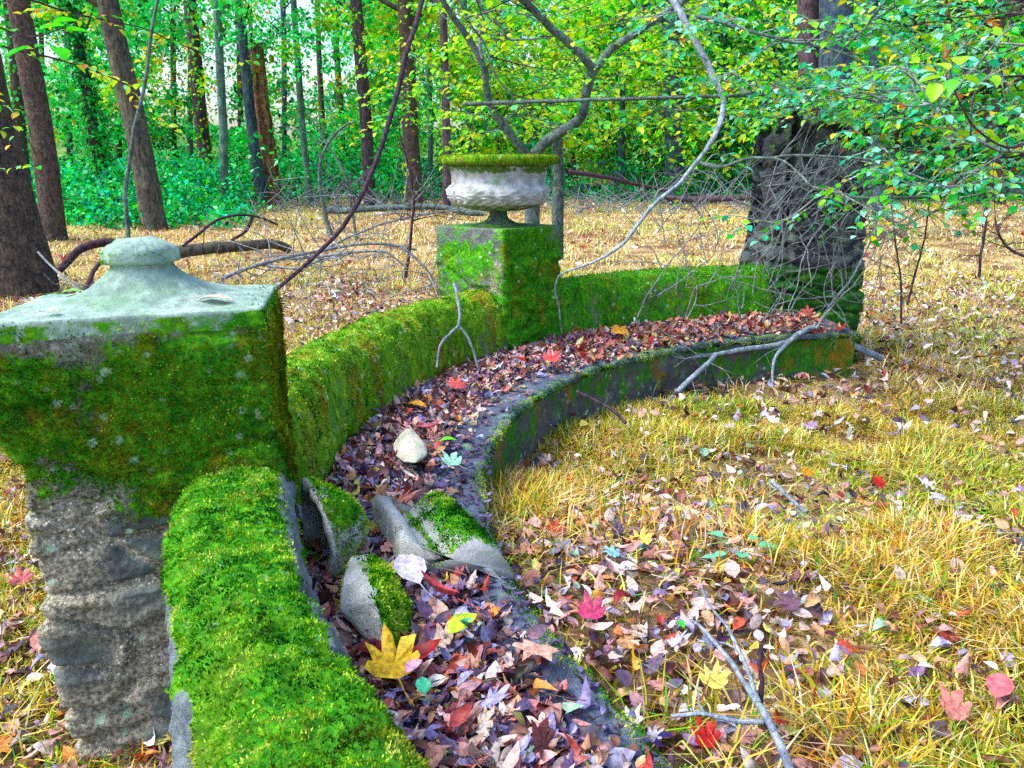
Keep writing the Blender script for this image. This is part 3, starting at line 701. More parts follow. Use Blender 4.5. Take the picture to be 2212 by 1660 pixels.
# a: hollow shell of a bowl, its concave side turned to the wall
def shell(c, rad, th, az, el, squash=1.0):
    c = np.array(c)
    def fn(U, Vv):
        e = radians(el[0]) + radians(el[1] - el[0]) * Vv; k = np.clip(U / .5, 0, 1); b = np.clip((U - .5) / .5, 0, 1)
        outer = U < .5; a = np.where(outer, radians(az[0]) + radians(az[1] - az[0]) * k, radians(az[1]) + radians(az[0] - az[1]) * b)
        r = np.where(outer, rad, rad - th) + .012 * np.sin(a * 3 + e * 2)
        return c + np.stack([r * np.cos(e) * np.cos(a), r * np.cos(e) * np.sin(a), r * np.sin(e) * squash], -1)
    return fn
blob('broken_urn_piece', 'hollow curved shell of stone with mossy back leaning on the wall above the bench', 'stone fragment',
     shell((-.595, 2.13, .575), .155, .040, (-48, 112), (-58, 76), 1.0), 100, 60, 'fragment', lambda L, n: -.05 + .42 * sstep(.0, .8, n[..., 2]) + .35 * sstep(.2, .9, n[..., 0]), 4200, 5, disp=.007, freq=18)
# b: angular wedge with a pale broken face
def chunk(name, label, cat, pts, mat, gval, blades=0, seed=1, sub=5, disp=.006, freq=20, size=.006):
    import bmesh
    bm = bmesh.new()
    for p in pts: bm.verts.new(p)
    bmesh.ops.convex_hull(bm, input=bm.verts[:])
    bmesh.ops.bevel(bm, geom=bm.edges[:], offset=.008, segments=1, affect='EDGES')
    bmesh.ops.triangulate(bm, faces=bm.faces[:])
    for k in range(sub):
        lim = .09 * .55 ** k; ed = [e for e in bm.edges if e.calc_length() > max(lim, .006)]
        if ed: bmesh.ops.subdivide_edges(bm, edges=ed, cuts=1, use_grid_fill=True); bmesh.ops.triangulate(bm, faces=[f for f in bm.faces if len(f.verts) > 3])
    bm.normal_update(); V = np.array([v.co[:] for v in bm.verts]); n = np.array([v.normal[:] for v in bm.verts])
    V = V + n * (disp * 2 * fbm(V * freq, 5, seed))[:, None]
    Fc = np.array([[v.index for v in f.verts] for f in bm.faces]); bm.free()
    c = V.mean(0); t = thing(name, label, cat, (c[0], c[1], V[:, 2].min()))
    g = gval(V, n)
    o = obj('stone', mesh_np('stone', V, [Fc], {'g': g, 'a': vnoise(V * 14, seed), 'm': np.zeros(len(V))}), M[mat], t)
    if blades:
        w = sstep(.1, .4, g + .5 * fbm(V * 12, 4, seed)); idx = np.nonzero(rng.random(len(w)) < w)[0]
        if len(idx): idx = rng.choice(idx, blades); moss_blades('moss', V[idx] + rng.normal(0, .002, (blades, 3)), n[idx], size, t, MOSSC)
    return t
chunk('broken_urn_piece', 'wedge-shaped fragment, green with moss, tipped over beside the yellow maple leaf', 'stone fragment',
      [P(x_, y_, d_ * .955) for x_, y_, d_ in ((752, 1200, 2.10), (800, 1195, 2.14), (845, 1228, 2.08), (884, 1305, 1.95), (880, 1395, 1.82), (856, 1452, 1.73), (728, 1318, 1.86), (738, 1245, 1.98), (812, 1290, 1.80), (790, 1330, 2.02), (845, 1400, 1.98))],
      'fragment', lambda V, n: -.06 + .55 * sstep(-.1, .4, n[:, 0]) + .1 * sstep(.3, .9, n[:, 2]) - .5 * sstep(.2, .7, -n[:, 2]), 3600, 6)
# c: moulded saddle piece near the bench edge
oc2 = sect([(-.20, -.03), (-.19, .045), (-.165, .06), (-.125, .045), (-.10, .0), (-.05, -.005), (-.01, .035), (.05, .085), (.11, .08), (.17, .03), (.205, -.03), (.18, -.05), (.12, -.01), (.04, -.035), (-.1, -.05)], 130)
blob('broken_urn_piece', 'large moulded saddle-shaped fragment with mossy roll at the front edge of the bench', 'stone fragment',
     extr(oc2 * .86, (-.315, 2.46, .495), (-.165, 2.10, .50), (.90, -.02, -.06), (.05, .1, 1.0), 1.05, .012), 130, 70, 'fragment',
     lambda L, n: -.10 + .52 * sstep(.3, .9, n[..., 2]) * sstep(-.12, -.04, (L[..., 0] + .24 + (L[..., 1] - 2.28) * .4) - .02) + .2 * (L[..., 0] + (L[..., 1] - 2.28) * .4 < -.37), 4600, 7)
# white rock
chunk('white_rock', 'pale white angular rock lying among leaves on the bench', 'rock',
      [P(882, 920, 3.12), P(896, 930, 3.10), P(850, 955, 3.10), P(922, 965, 3.0), P(926, 985, 2.96), P(846, 985, 3.02), P(870, 1000, 2.88), P(905, 1003, 2.86), P(890, 960, 2.98), P(860, 950, 3.2), P(915, 960, 3.2)],
      'white', lambda V, n: V[:, 0] * 0 - .5, 0, 9, disp=.004, freq=30)

# ------------------------------------------------------------------ leaf litter and grass
def visible(x, y, z, margin=120):
    X, Y, Z = x, y, z - H; d = Y * cos(PITCH) - Z * sin(PITCH); u = Y * sin(PITCH) + Z * cos(PITCH)
    sx = CXP + F * X / np.maximum(d, .05); sy = CYP - F * u / np.maximum(d, .05)
    return (d > .1) & (sx > -margin) & (sx < 2212 + margin) & (sy < 1660 + margin * 1.5) & (sy > -margin)
def scatter_ground(n, y0, y1, xr=None):
    y = np.sqrt(rng.uniform(y0 * y0, y1 * y1, n)); x = rng.uniform(-.72, .72, n) * (y + 1.2)
    R = np.hypot(x - RC[0], y - RC[1]); z = ground_z(x, y)
    ang = np.degrees(np.arctan2(y - RC[1], x - RC[0])) % 360
    bad = (R > 2.88) & (R < 3.78) & (ang > 91) & (ang < 232)
    lx = (x - PX) * cos(PR) + (y - PY) * sin(PR); ly = -(x - PX) * sin(PR) + (y - PY) * cos(PR); bad |= (abs(lx) < .30) & (abs(ly) < .24)
    lx = (x - ux) * cos(ur) + (y - uy) * sin(ur); ly = -(x - ux) * sin(ur) + (y - uy) * cos(ur); bad |= (abs(lx) < .32) & (abs(ly) < .31)
    lx = (x - rx) * cos(rr_) + (y - ry) * sin(rr_); ly = -(x - rx) * sin(rr_) + (y - ry) * cos(rr_); bad |= (abs(lx) < .34) & (abs(ly) < .42)
    k = visible(x, y, z) & ~bad
    return x[k], y[k], z[k]
def litter(mb, x, y, z, size, tilt, pal, lift=.02):
    n = len(x); ti = rng.choice(len(T_LIT), n, p=[.22, .28, .24, .15, .035, .035, .04])
    for t in range(len(T_LIT)):
        s = ti == t; m = s.sum()
        if not m: continue
        pos = np.stack([x[s], y[s], z[s] + rng.uniform(.004, lift, m)], -1)
        k = 1.0 if t < len(T_OV) else 1.25
        instances(mb, T_LIT[t], pos, rots(rng.normal(0, tilt, m), None, rng.normal(0, tilt, m) + (rng.random(m) < .4) * pi), size[s] * k if hasattr(size, '__len__') else size * k * rng.uniform(.35, 1.4, m), pick(pal, m, .3, .95))
mb = MB()
x, y, z = scatter_ground(20000, .9, 4.2)
near_l = (1 - sstep(2.5, 3.8, y)) * (1 - sstep(.15, .75, x - .16 * y)); lm = .55 * vnoise(np.stack([x * 1.6, y * 1.6, x * 0], -1), 9) + .75 * near_l; k = rng.random(len(x)) < .26 + .7 * sstep(.35, .95, lm); litter(mb, x[k], y[k], z[k] + .012, .050, .35, LITTER, .04)
x, y, z = scatter_ground(15000, 4.2, 11); litter(mb, x, y, z, .064, .4, LITTER + [(12, srgb(236, 222, 214))], .11)
x, y, z = scatter_ground(5000, 11, 32); litter(mb, x, y, z, .11, .5, [(3, srgb(236, 210, 180)), (2, srgb(190, 130, 90)), (2, srgb(240, 232, 216)), (1, srgb(190, 60, 40))], .10)
tag(mb.build('leaf_litter', M['litter'], smooth=False), 'fallen brown, purple and red leaves strewn over the grassy ground', 'leaf litter', kind='stuff')
# on the bench
mb = MB()
def seat_scatter(n, a0, a1, r0, r1, pile, size, tilt, pal):
    A = np.radians(rng.uniform(a0, a1, n)); R = r1 - (r1 - r0) * rng.beta(1.05, 1.5, n); x = RC[0] + R * np.cos(A); y = RC[1] + R * np.sin(A)
    z = .452 + pile * rng.random(n) * sstep(r0 - .05, r1, R)
    litter(mb, x, y, z, size, tilt, pal, .012)
seat_scatter(4700, 99, 147, 2.90, 3.44, .05, .046, .52, SEATLIT)
seat_scatter(4300, 147, 193, 3.03, 3.44, .05, .046, .52, SEATLIT)
seat_scatter(90, 147, 193, 2.88, 3.05, .01, .04, .2, SEATLIT)
seat_scatter(900, 96, 140, 2.87, 3.44, .05, .065, .45, [(4, srgb(200, 110, 100)), (3, srgb(206, 150, 110)), (2, srgb(170, 60, 50)), (2, srgb(200, 190, 120))])
seat_scatter(3600, 193, 222, 2.93, 3.45, .03, .050, .45, SEATLIT)
seat_scatter(3800, 170, 224, 2.84, 3.45, .012, .026, .35, [(4, srgb(60, 50, 96)), (3, srgb(96, 80, 130)), (2, srgb(120, 120, 170)), (2, srgb(70, 40, 40))])
for i in range(260):
    a_ = random.uniform(100, 222); R_ = random.uniform(2.92, 3.42); x_, y_ = pol(R_, a_); th_ = random.uniform(0, pi); L_ = random.uniform(.03, .14)
    p_ = np.array([x_, y_, .455 + random.uniform(.005, .045)]); d_ = np.array([cos(th_), sin(th_), random.uniform(-.1, .2)])
    V, Fq, _ = tube([p_, p_ + d_ * L_ * .5 + rng.normal(0, .004, 3), p_ + d_ * L_], .0016, .0009, 4, 5); mb.add(V, Fq, np.array(srgb(*random.choice([(96, 70, 60), (60, 50, 70), (150, 130, 120)]))))
tag(mb.build('leaf_litter', M['litter'], smooth=False), 'thick drift of pink, purple and brown leaves lying along the seat of the bench', 'leaf litter', kind='stuff')

T_BL = (np.array([(-.5, 0, 0), (.5, 0, 0), (-.42, .12, .42), (.42, .12, .42), (-.30, .42, .72), (.30, .42, .72), (0, .80, .78)]), None)
def blades(mb, x, y, z, h, w, pal, flop=.5):
    n = len(x); yaw = rng.uniform(0, 2 * pi, n); hh = h * rng.uniform(.5, 1.5, n) * (.25 + 1.6 * vnoise(np.stack([x * 2.6, y * 2.6, x * 0], -1), 14) ** 1.3); ww = w * rng.uniform(.6, 1.4, n); lean = rng.uniform(.1, 1.2, n) * flop
    cz, sz = np.cos(yaw), np.sin(yaw); d = np.stack([-sz, cz, 0 * cz], -1); t = np.stack([cz, sz, 0 * cz], -1); p = np.stack([x, y, z - .01], -1)
    def pt(side, f, wd): 
        out = lean * hh * f ** 1.8; zz = hh * (f - .35 * lean * f ** 2.2)
        return p + d * out[:, None] + t * (side * wd * ww)[:, None] + np.array([0, 0, 1.]) * zz[:, None]
    V = np.stack([pt(-.5, 0, .8), pt(.5, 0, .8), pt(-.5, .55, 1.), pt(.5, .55, 1.), pt(0, 1., 0)], 1).reshape(-1, 3)
    b = (np.arange(n) * 5)[:, None]; c = pick(pal, n, .28, 1.1); k_ = .35 / (1 + .06 * y.mean())
    q_ = np.stack([x * k_ * 3, y * k_ * 3, x * 0], -1); t1 = sstep(.02, .16, fbm(q_, 4, 81))[:, None] * .7; t2 = sstep(.04, .18, fbm(q_ * 1.7, 4, 82))[:, None] * .6
    c = c * (1 - t1) + t1 * c * np.array([1.04, .84, .95]); c = c * (1 - t2) + t2 * c * np.array([.62, .95, .45]); c = np.repeat(c, 5, 0)
    mb.add(V, [b + np.array([[0, 1, 3, 2]]), b + np.array([[2, 3, 4]])], c)
def grass_field():
    mb = MB()
    x, y, z = scatter_ground(250000, .8, 5)
    d = fbm(np.stack([x * 1.6, y * 1.6, x * 0], -1), 4, 91); nearlit = (1 - sstep(2.4, 3.9, y)) * (1 - sstep(.10, .75, x - .16 * y))
    nearlit = np.where(x < -.9, 0, nearlit)
    k = rng.random(len(x)) < np.clip(.66 + 3.6 * d - .5 * nearlit, .10, 1); x, y, z = x[k], y[k], z[k]
    blades(mb, x, y, z + .008, .082, .0052, GRASS, 1.5)
    x, y, z = scatter_ground(120000, 5, 12); k = rng.random(len(x)) < np.clip(.6 + 2.2 * fbm(np.stack([x * .9, y * .9, x * 0], -1), 4, 92), .1, 1)
    blades(mb, x[k], y[k], z[k], .11, .0095, GRASS + MEADOW, 1.5)
    x, y, z = scatter_ground(170000, 12, 33); k = rng.random(len(x)) < np.clip(.65 + 1.6 * fbm(np.stack([x * .4, y * .4, x * 0], -1), 4, 93), .1, 1)
    blades(mb, x[k], y[k], z[k], .12, .016, MEADOW, 1.7)
    tag(mb.build('grass', M['grass'], smooth=False), 'golden and green grass growing over the clearing', 'grass', kind='stuff')
grass_field()

# ------------------------------------------------------------------ woodland
EMER = [(6, srgb(40, 190, 100)), (5, srgb(14, 150, 80)), (5, srgb(100, 220, 130)), (2, srgb(6, 100, 60)), (2, srgb(150, 225, 170)), (3, srgb(90, 180, 40))]
LIME = [(6, srgb(160, 225, 30)), (5, srgb(110, 205, 40)), (4, srgb(206, 220, 50)), (2, srgb(40, 160, 60)), (2, srgb(190, 235, 140)), (1, srgb(210, 170, 40))]
TEAL = [(6, srgb(40, 180, 140)), (4, srgb(14, 130, 100)), (4, srgb(100, 220, 180)), (4, srgb(30, 160, 70)), (2, srgb(60, 180, 60)), (2, srgb(4, 64, 60))]
AUT = [(4, srgb(200, 205, 60)), (1, srgb(196, 140, 60)), (4, srgb(130, 190, 50)), (4, srgb(60, 170, 80)), (1, srgb(150, 110, 60))]
DARK = [(4, srgb(14, 90, 60)), (4, srgb(30, 120, 50)), (4, srgb(60, 150, 80)), (2, srgb(30, 60, 70)), (1, srgb(120, 170, 80))]

def leaf_cloud(mb, C, rad, per, size, pal, flat=.7, jit=.2):
    """leaf clumps: C centres (n,3), rad (n,), per leaves each"""
    n = len(C) * per; k = np.repeat(np.arange(len(C)), per); d = rng.normal(0, 1, (n, 3)); d /= np.linalg.norm(d, axis=1)[:, None]
    r = rad[k] * rng.uniform(.25, 1.0, n) ** .6 * (1 + .5 * (rng.random(n) < .1)); p = C[k] + d * r[:, None] * np.array([1, 1, flat])
    tint = rng.normal(1, .22, len(C))[k]
    c = pick(pal, n, jit) * np.clip(tint, .5, 1.6)[:, None]
    instances(mb, T_QUAD, p, rots(rng.normal(-.3, .6, n), None, rng.normal(0, .6, n)), size * rng.uniform(.6, 1.4, n), np.clip(c, .002, .95))
def wedge(n, y0, y1, a0, a1, zlo, zhi):
    y = rng.uniform(y0, y1, n); a = rng.uniform(a0, a1, n); x = a * y; g = ground_z(x, y); z = g + rng.uniform(0, 1, n) * (zhi(x, y) - zlo) + zlo
    return np.stack([x, y, z], -1)
def far_wood():
    mb = MB(); top = lambda x, y: .215 * y + 2.5
    def keepgap(C):      # the canopy is open towards the sky on the left
        a = C[:, 0] / C[:, 1]; e = (C[:, 2] - H) / C[:, 1]
        gap = sstep(-.43, -.37, a) * (1 - sstep(-.22, -.16, a)) * sstep(.02, .10, e)
        gap = np.maximum(gap, .6 * (1 - sstep(-.56, -.50, a)) * sstep(.1, .16, e))
        ns = vnoise(np.stack([C[:, 0] * .35, C[:, 1] * .02, C[:, 2] * .35], -1), 66)
        return C[(rng.random(len(C)) > gap * .80 * sstep(.12, .4, ns + .1)) & ~((gap > .5) & (ns > .66))]
    for (a0, a1, y0, y1, n, pal, sz, zl) in (
        (-.75, -.12, 34, 56, 520, EMER, .22, 0), (-.75, -.1, 24, 36, 90, EMER, .17, .5), (-.2, .75, 38, 48, 360, TEAL, .24, 0), (-.15, .3, 30, 40, 150, LIME, .20, 1.0),
        (.1, .75, 28, 42, 170, DARK, .20, 0), (.05, .75, 26, 40, 120, LIME, .18, 2.0), (-.6, -.1, 26, 44, 90, AUT[:4], .17, 2.5), (.05, .75, 30, 46, 60, AUT, .18, 1.0)):
        C = wedge(n, y0, y1, a0, a1, zl, top); C = keepgap(C)
        leaf_cloud(mb, C, rng.uniform(.6, 1.7, len(C)), 200 if y0 > 30 else 160, sz, pal)
    tag(mb.build('far_wood', M['far_leaf'], smooth=False), 'mass of emerald and yellow-green leaves of the wood beyond the clearing', 'wood', kind='stuff')
    mb = MB()
    n = 170; y = rng.uniform(19, 30, n); a = rng.uniform(-.66, -.335, n); x = a * y; C = np.stack([x, y, ground_z(x, y) + rng.uniform(.1, 1.3, n) * sstep(17, 24, y)], -1)
    leaf_cloud(mb, C, rng.uniform(.4, 1.0, n), 260, .115, TEAL + EMER, .6)
    n = 230; y = rng.uniform(29, 36, n); a = rng.uniform(-.36, .72, n); x = a * y; C = np.stack([x, y, ground_z(x, y) + rng.uniform(.1, 1.5, n) * sstep(28, 34, y) * np.where(a > -.1, .75, 1)], -1)
    leaf_cloud(mb, C, rng.uniform(.5, 1.1, n), 220, .14, TEAL + DARK, .6)
    tag(mb.build('undergrowth', M['far_leaf'], smooth=False), 'blue-green leafy undergrowth along the edge of the wood', 'undergrowth', kind='stuff')
    # grey brushwood at the meadow's edge
    mb = MB()
    for i in range(420):
        y0 = rng.uniform(23, 29); a = rng.uniform(-.34, .45); x0 = a * y0; z0 = float(ground_z(x0, y0)); L = rng.uniform(.5, 2.2); th = rng.uniform(0, pi); el = rng.uniform(.0, .9)
        d = np.array([cos(th) * cos(el), sin(th) * cos(el) * .5, sin(el)]); p0 = np.array([x0, y0, z0])
        V, Fq, _ = tube([p0, p0 + d * L * .5 + rng.normal(0, .12, 3), p0 + d * L + rng.normal(0, .25, 3)], .018, .006, 4, 6); mb.add(V, Fq)
    tag(mb.build('brushwood', M['branch_grey']), 'tangle of grey dead sticks heaped along the far edge of the clearing', 'brushwood', kind='stuff')
far_wood()

def gbase(x, y, Y):
    """ground point below the line through an image point at depth Y"""
    p = P(x, y, Y); return p
def trunk_tree(name, label, bx, by, tx, ty, Y, wb, wt, mat, crown=None, ivy=None, group='tree trunks of the wood round the clearing', lean_y=0., flare=1.25, rough=.10, wobble=.04, sides=18, seed=1, htop=None, tpal=None):
    b = np.array(P(bx, by, Y)); t = np.array(P(tx, ty, Y + lean_y)); d = (t - b) / (t[2] - b[2] + 1e-6)
    gz = float(ground_z(b[0], b[1])); b = b + d * (gz - .12 - b[2])
    zt = htop if htop else max(t[2] + 2.5, 7.5); tt = b + d * (zt - b[2])
    k = F / (Y * cos(PITCH) + .3); rb = wb / k / 2; rt = wt / k / 2
    mid = [b + (tt - b) * f + np.array([wobble * sin(seed * 3 + 7 * f), 0, 0]) * (0 < f < 1) for f in (0, .06, .3, .6, 1)]
    V, Fq, _ = tube(mid, rb, rt, sides, 60, rough, 0, seed, radii=[rb * flare, rb * 1.03] + list(np.linspace(rb, rt, 14)))
    th = thing(name, label, 'tree', (b[0], b[1], gz), group)
    mb = MB(); mb.add(V, Fq)
    r_ = np.random.default_rng(seed)
    if htop is None:
        for i in range(4):
            f = r_.uniform(.62, .95); p0 = b + (tt - b) * f; an = r_.uniform(0, 2 * pi); L = r_.uniform(.8, 2.0)
            V, Fq, _ = tube([p0, p0 + np.array([cos(an) * L * .5, sin(an) * L * .3, L * .25]), p0 + np.array([cos(an) * L, sin(an) * L * .6, L * .7])], rt * .45, rt * .12, 5, 10); mb.add(V, Fq)
    mb.build('trunk', M[mat], th)
    if crown:
        pal, n, sz, z0 = crown; lb = MB(); nn = n
        C = tt + r_.normal(0, 1, (nn, 3)) * np.array([1.6, 1.2, .5]); C[:, 2] = r_.uniform(z0, zt + 1.5, nn)
        leaf_cloud(lb, C, r_.uniform(.3, .8, nn), 90, sz, pal); lb.build('crown', M['far_leaf'], th, False)
    if ivy:
        pal, n, sz, ir = ivy; lb = MB(); f = r_.uniform(0.02, .98, n)[:, None]; pp = b + (tt - b) * f; an = r_.uniform(0, 2 * pi, n)
        wv = (vnoise(np.stack([f[:, 0] * 9, an * 0, an * 0 + seed], -1), 3) * .8 + .6)
        rr = (rb + (rt - rb) * f[:, 0]) + ir * wv * r_.uniform(.1, 1, n) ; pp = pp + np.stack([np.cos(an) * rr, np.sin(an) * rr, r_.normal(0, .05, n)], -1)
        instances(lb, T_QUAD, pp, rots(r_.normal(-.8, .5, n), an - pi / 2), sz * r_.uniform(.6, 1.4, n), pick(pal, n)); lb.build('ivy', M['far_leaf'], th, False)
    return th
TT = trunk_tree
cE = (EMER, 14, .14, 4.5); cL = (LIME, 14, .14, 4.2); cA = (AUT, 12, .13, 3.6)
TT('oak_tree', 'thick brown leaning trunk at the far left edge behind the capped pier', 52, 650, -62, 190, 9.6, 150, 120, 'bark_brown', None, seed=1, wobble=.02, rough=.07, sides=40, flare=1.1)
TT('tree', 'leaning grey trunk nearest to the brown trunk at the left edge', 122, 535, 52, 60, 16.5, 52, 40, 'bark_brown', (AUT, 8, .10, 4.6), seed=2, sides=28)
TT('tree', 'dark slim trunk wrapped in ivy left of the broad green-grey trunk', 232, 420, 172, 120, 23, 26, 18, 'bark_brown', cE, (EMER + DARK, 2600, .12, .22), seed=3)
TT('tree', 'broad green-grey trunk behind the broken finial of the pier cap', 340, 512, 258, 120, 18.6, 52, 40, 'bark_grey', (EMER, 8, .11, 4.8), seed=4, sides=28)
TT('tree', 'dark brown trunk with yellow leaves climbing its upper half', 452, 400, 408, 0, 27, 30, 24, 'bark_purple', cA, (AUT + LIME, 700, .12, .12), seed=5)
TT('tree', 'thin pale teal trunk rising from the undergrowth', 486, 480, 470, 0, 22.5, 19, 15, 'bark_teal', cE, seed=6)
TT('tree', 'slim dark blue trunk leaning beside the rotten orange snag', 566, 440, 514, 0, 26, 26, 17, 'bark_blue', cA, seed=7)
TT('dead_snag', 'rotten orange-brown broken snag with peeling bark', 590, 440, 568, 230, 26.5, 44, 26, 'bark_orange', None, seed=8, htop=5.4, rough=.3, flare=1.5, group=None)
TT('tree', 'thin straight teal-grey trunk right of the rotten snag', 668, 440, 634, 0, 25, 15, 12, 'bark_teal', cE, seed=9)
TT('tree', 'purple-brown trunk standing left of the paired brown trunk', 800, 420, 768, 0, 25, 27, 24, 'bark_purple', cE, seed=10)
TT('tree', 'sturdy brown trunk just left of the stone urn', 893, 428, 877, 0, 24, 36, 30, 'bark_brown', cL, (LIME, 260, .12, .14), seed=11)
TT('tree', 'narrow dark trunk touching the left side of the urn', 968, 440, 954, 0, 23, 19, 15, 'bark_purple', cL, seed=12)
TT('tree', 'faint green-blue trunk high between the urn branches', 1022, 400, 1003, 0, 34, 16, 13, 'bark_teal', cL, seed=13)
TT('tree', 'slender bluish trunk right behind the fork above the urn', 1345, 420, 1338, 0, 32, 17, 13, 'bark_blue', cL, seed=14)
TT('tree', 'dark blue-purple trunk beyond the pale hanging limb', 1458, 420, 1452, 0, 28, 44, 34, 'bark_blue', cL, (DARK, 500, .14, .2), seed=15)
TT('tree', 'ivy-hung dark trunk between the pale limb and the twin trunk', 1562, 420, 1556, 0, 30, 26, 20, 'bark_grey', cE, (DARK + TEAL, 2200, .14, .28), seed=16)
TT('twin_tree', 'left stem of the big twin tree behind the ruined pier', 1752, 420, 1750, 0, 17, 44, 40, 'bark_purple', (LIME, 8, .11, 4.8), seed=17, sides=28)
TT('twin_tree', 'wider right stem of the big twin tree behind the ruined pier', 1800, 420, 1802, 0, 16.4, 66, 60, 'bark_blue', (LIME, 8, .11, 4.8), seed=18, sides=32, rough=.12)
TT('tree', 'thin blue-grey trunk right of the twin tree', 1893, 420, 1889, 0, 22, 24, 19, 'bark_blue', cL, seed=19)
TT('tree', 'short-looking reddish brown trunk at the clearing edge on the right', 2150, 425, 2146, 0, 27, 42, 34, 'bark_brown', cL, seed=20)
TT('tree', 'thin orange-brown trunk left of the reddish trunk at the right', 2052, 430, 2046, 0, 26, 18, 14, 'bark_orange', cL, seed=21)
TT('tree', 'dark thin trunk standing in the undergrowth behind the leaning grey trunk', 62, 440, 22, 60, 22, 26, 20, 'bark_brown', cE, (EMER, 600, .11, .15), seed=22)
TT('tree', 'slim dark trunk far back between the purple-brown trunk and the sky gap', 742, 410, 724, 0, 36, 14, 11, 'bark_brown', cE, seed=23)
TT('tree', 'pencil-thin dark trunk beside the leaning blue trunk', 548, 440, 538, 0, 30, 10, 8, 'bark_brown', cE, seed=24)
TT('tree', 'very thin trunk in the gap left of the twin tree', 1660, 420, 1655, 0, 31, 16, 12, 'bark_brown', cL, seed=25)
TT('tree', 'dim blue trunk at the far right among hanging leaves', 1990, 420, 1985, 0, 33, 24, 20, 'bark_blue', cL, seed=26)

for i, (x, mt, lab) in enumerate([
    (98, 'bark_brown', 'faint brown far trunk right of the leaning grey trunk at the left'), (152, 'bark_blue', 'thin blue far trunk left of the ivy-wrapped trunk'), (262, 'bark_purple', 'slim far trunk between the ivy-wrapped trunk and the broad green-grey trunk'),
    (376, 'bark_brown', 'slim far trunk right of the broad green-grey trunk'), (412, 'bark_teal', 'pale far trunk left of the trunk with climbing yellow leaves'), (521, 'bark_brown', 'narrow far trunk between the pale teal trunk and the dark blue trunk'),
    (618, 'bark_blue', 'blue far trunk just right of the rotten orange snag'), (700, 'bark_brown', 'far trunk in the bright gap right of the straight teal-grey trunk'), (838, 'bark_blue', 'blue far trunk between the purple-brown trunk and the sturdy trunk by the urn'),
    (928, 'bark_teal', 'pale far trunk between the sturdy brown trunk and the narrow one touching the urn'), (1082, 'bark_purple', 'far trunk seen above the middle of the urn'), (1240, 'bark_brown', 'far trunk below the fork of the beech'),
    (1402, 'bark_purple', 'far trunk left of the dark blue-purple trunk'), (1510, 'bark_brown', 'far trunk right of the dark blue-purple trunk'), (1940, 'bark_brown', 'far trunk in the leaves right of the ruined pier'), (2090, 'bark_purple', 'far trunk just left of the reddish brown trunk')]):
    r_ = random.Random(300 + i)
    TT('tree', lab, x, 420, x - r_.uniform(0, 20), 0, r_.uniform(33, 42), r_.uniform(10, 17), r_.uniform(8, 12), mt, None, group='slim distant trunks in the far foliage', seed=100 + i, sides=8)

# ------------------------------------------------------------------ foreground branches with leaves
BEECH = [(5, srgb(160, 216, 30)), (4, srgb(110, 200, 40)), (4, srgb(60, 176, 80)), (6, srgb(150, 228, 200)), (4, srgb(90, 200, 160)), (2, srgb(222, 214, 34)), (1, srgb(190, 240, 226)), (.25, srgb(200, 110, 30))]  # pale teal entries paint the sky's reflection into the leaf colour
BLIME = [(8, srgb(176, 226, 20)), (5, srgb(128, 210, 30)), (3, srgb(210, 225, 40)), (2, srgb(60, 180, 60)), (2, srgb(120, 220, 160))]
def Wp(pts, Y):
    """image points to world; Y a depth or a list of depths"""
    if not hasattr(Y, '__len__'): Y = [Y] * len(pts)
    ys = np.interp(np.linspace(0, 1, len(pts)), np.linspace(0, 1, len(Y)), Y)
    return [P(a, b, y) for (a, b), y in zip(pts, ys)]
def spray(tm, lm, p0, d, L, leaf, pal, droop=.25, r=.003, r_=rng, sub=True):
    """a twig with alternate leaves spread in a nearly level plane"""
    d = np.array(d, float); d /= np.linalg.norm(d); side = np.cross(d, [0, 0, 1]); side /= np.linalg.norm(side) + 1e-6
    n = max(3, int(L / (leaf * .62))); s = np.linspace(0, 1, 6)[:, None]; bend = r_.uniform(-.3, .3)
    path = np.array(p0) + d * L * s + side * bend * L * s * s + np.array([0, 0, -droop * L]) * s ** 2
    V, Fq, pp = tube(path, r, r * .35, 4, 7); tm.add(V, Fq)
    t = (np.arange(n) + .6) / n; pos = np.stack([np.interp(t, np.linspace(0, 1, 7), pp[:, k]) for k in range(3)], -1)
    sg = np.where(np.arange(n) % 2, 1, -1); base = math.atan2(-d[0], d[1])
    yaw = base - sg * r_.uniform(.7, 1.25, n); yaw[-1] = base
    R = rots(r_.normal(-.35, .28, n), yaw, r_.normal(0, .38, n))
    ti = r_.integers(0, 3, n)
    for k, tp in enumerate((T_OV[0], T_OV[3], T_OV[0])):
        m = ti == k; instances(lm, tp, pos[m], R[m], leaf * r_.uniform(.7, 1.25, m.sum()), pick(pal, m.sum(), .14))
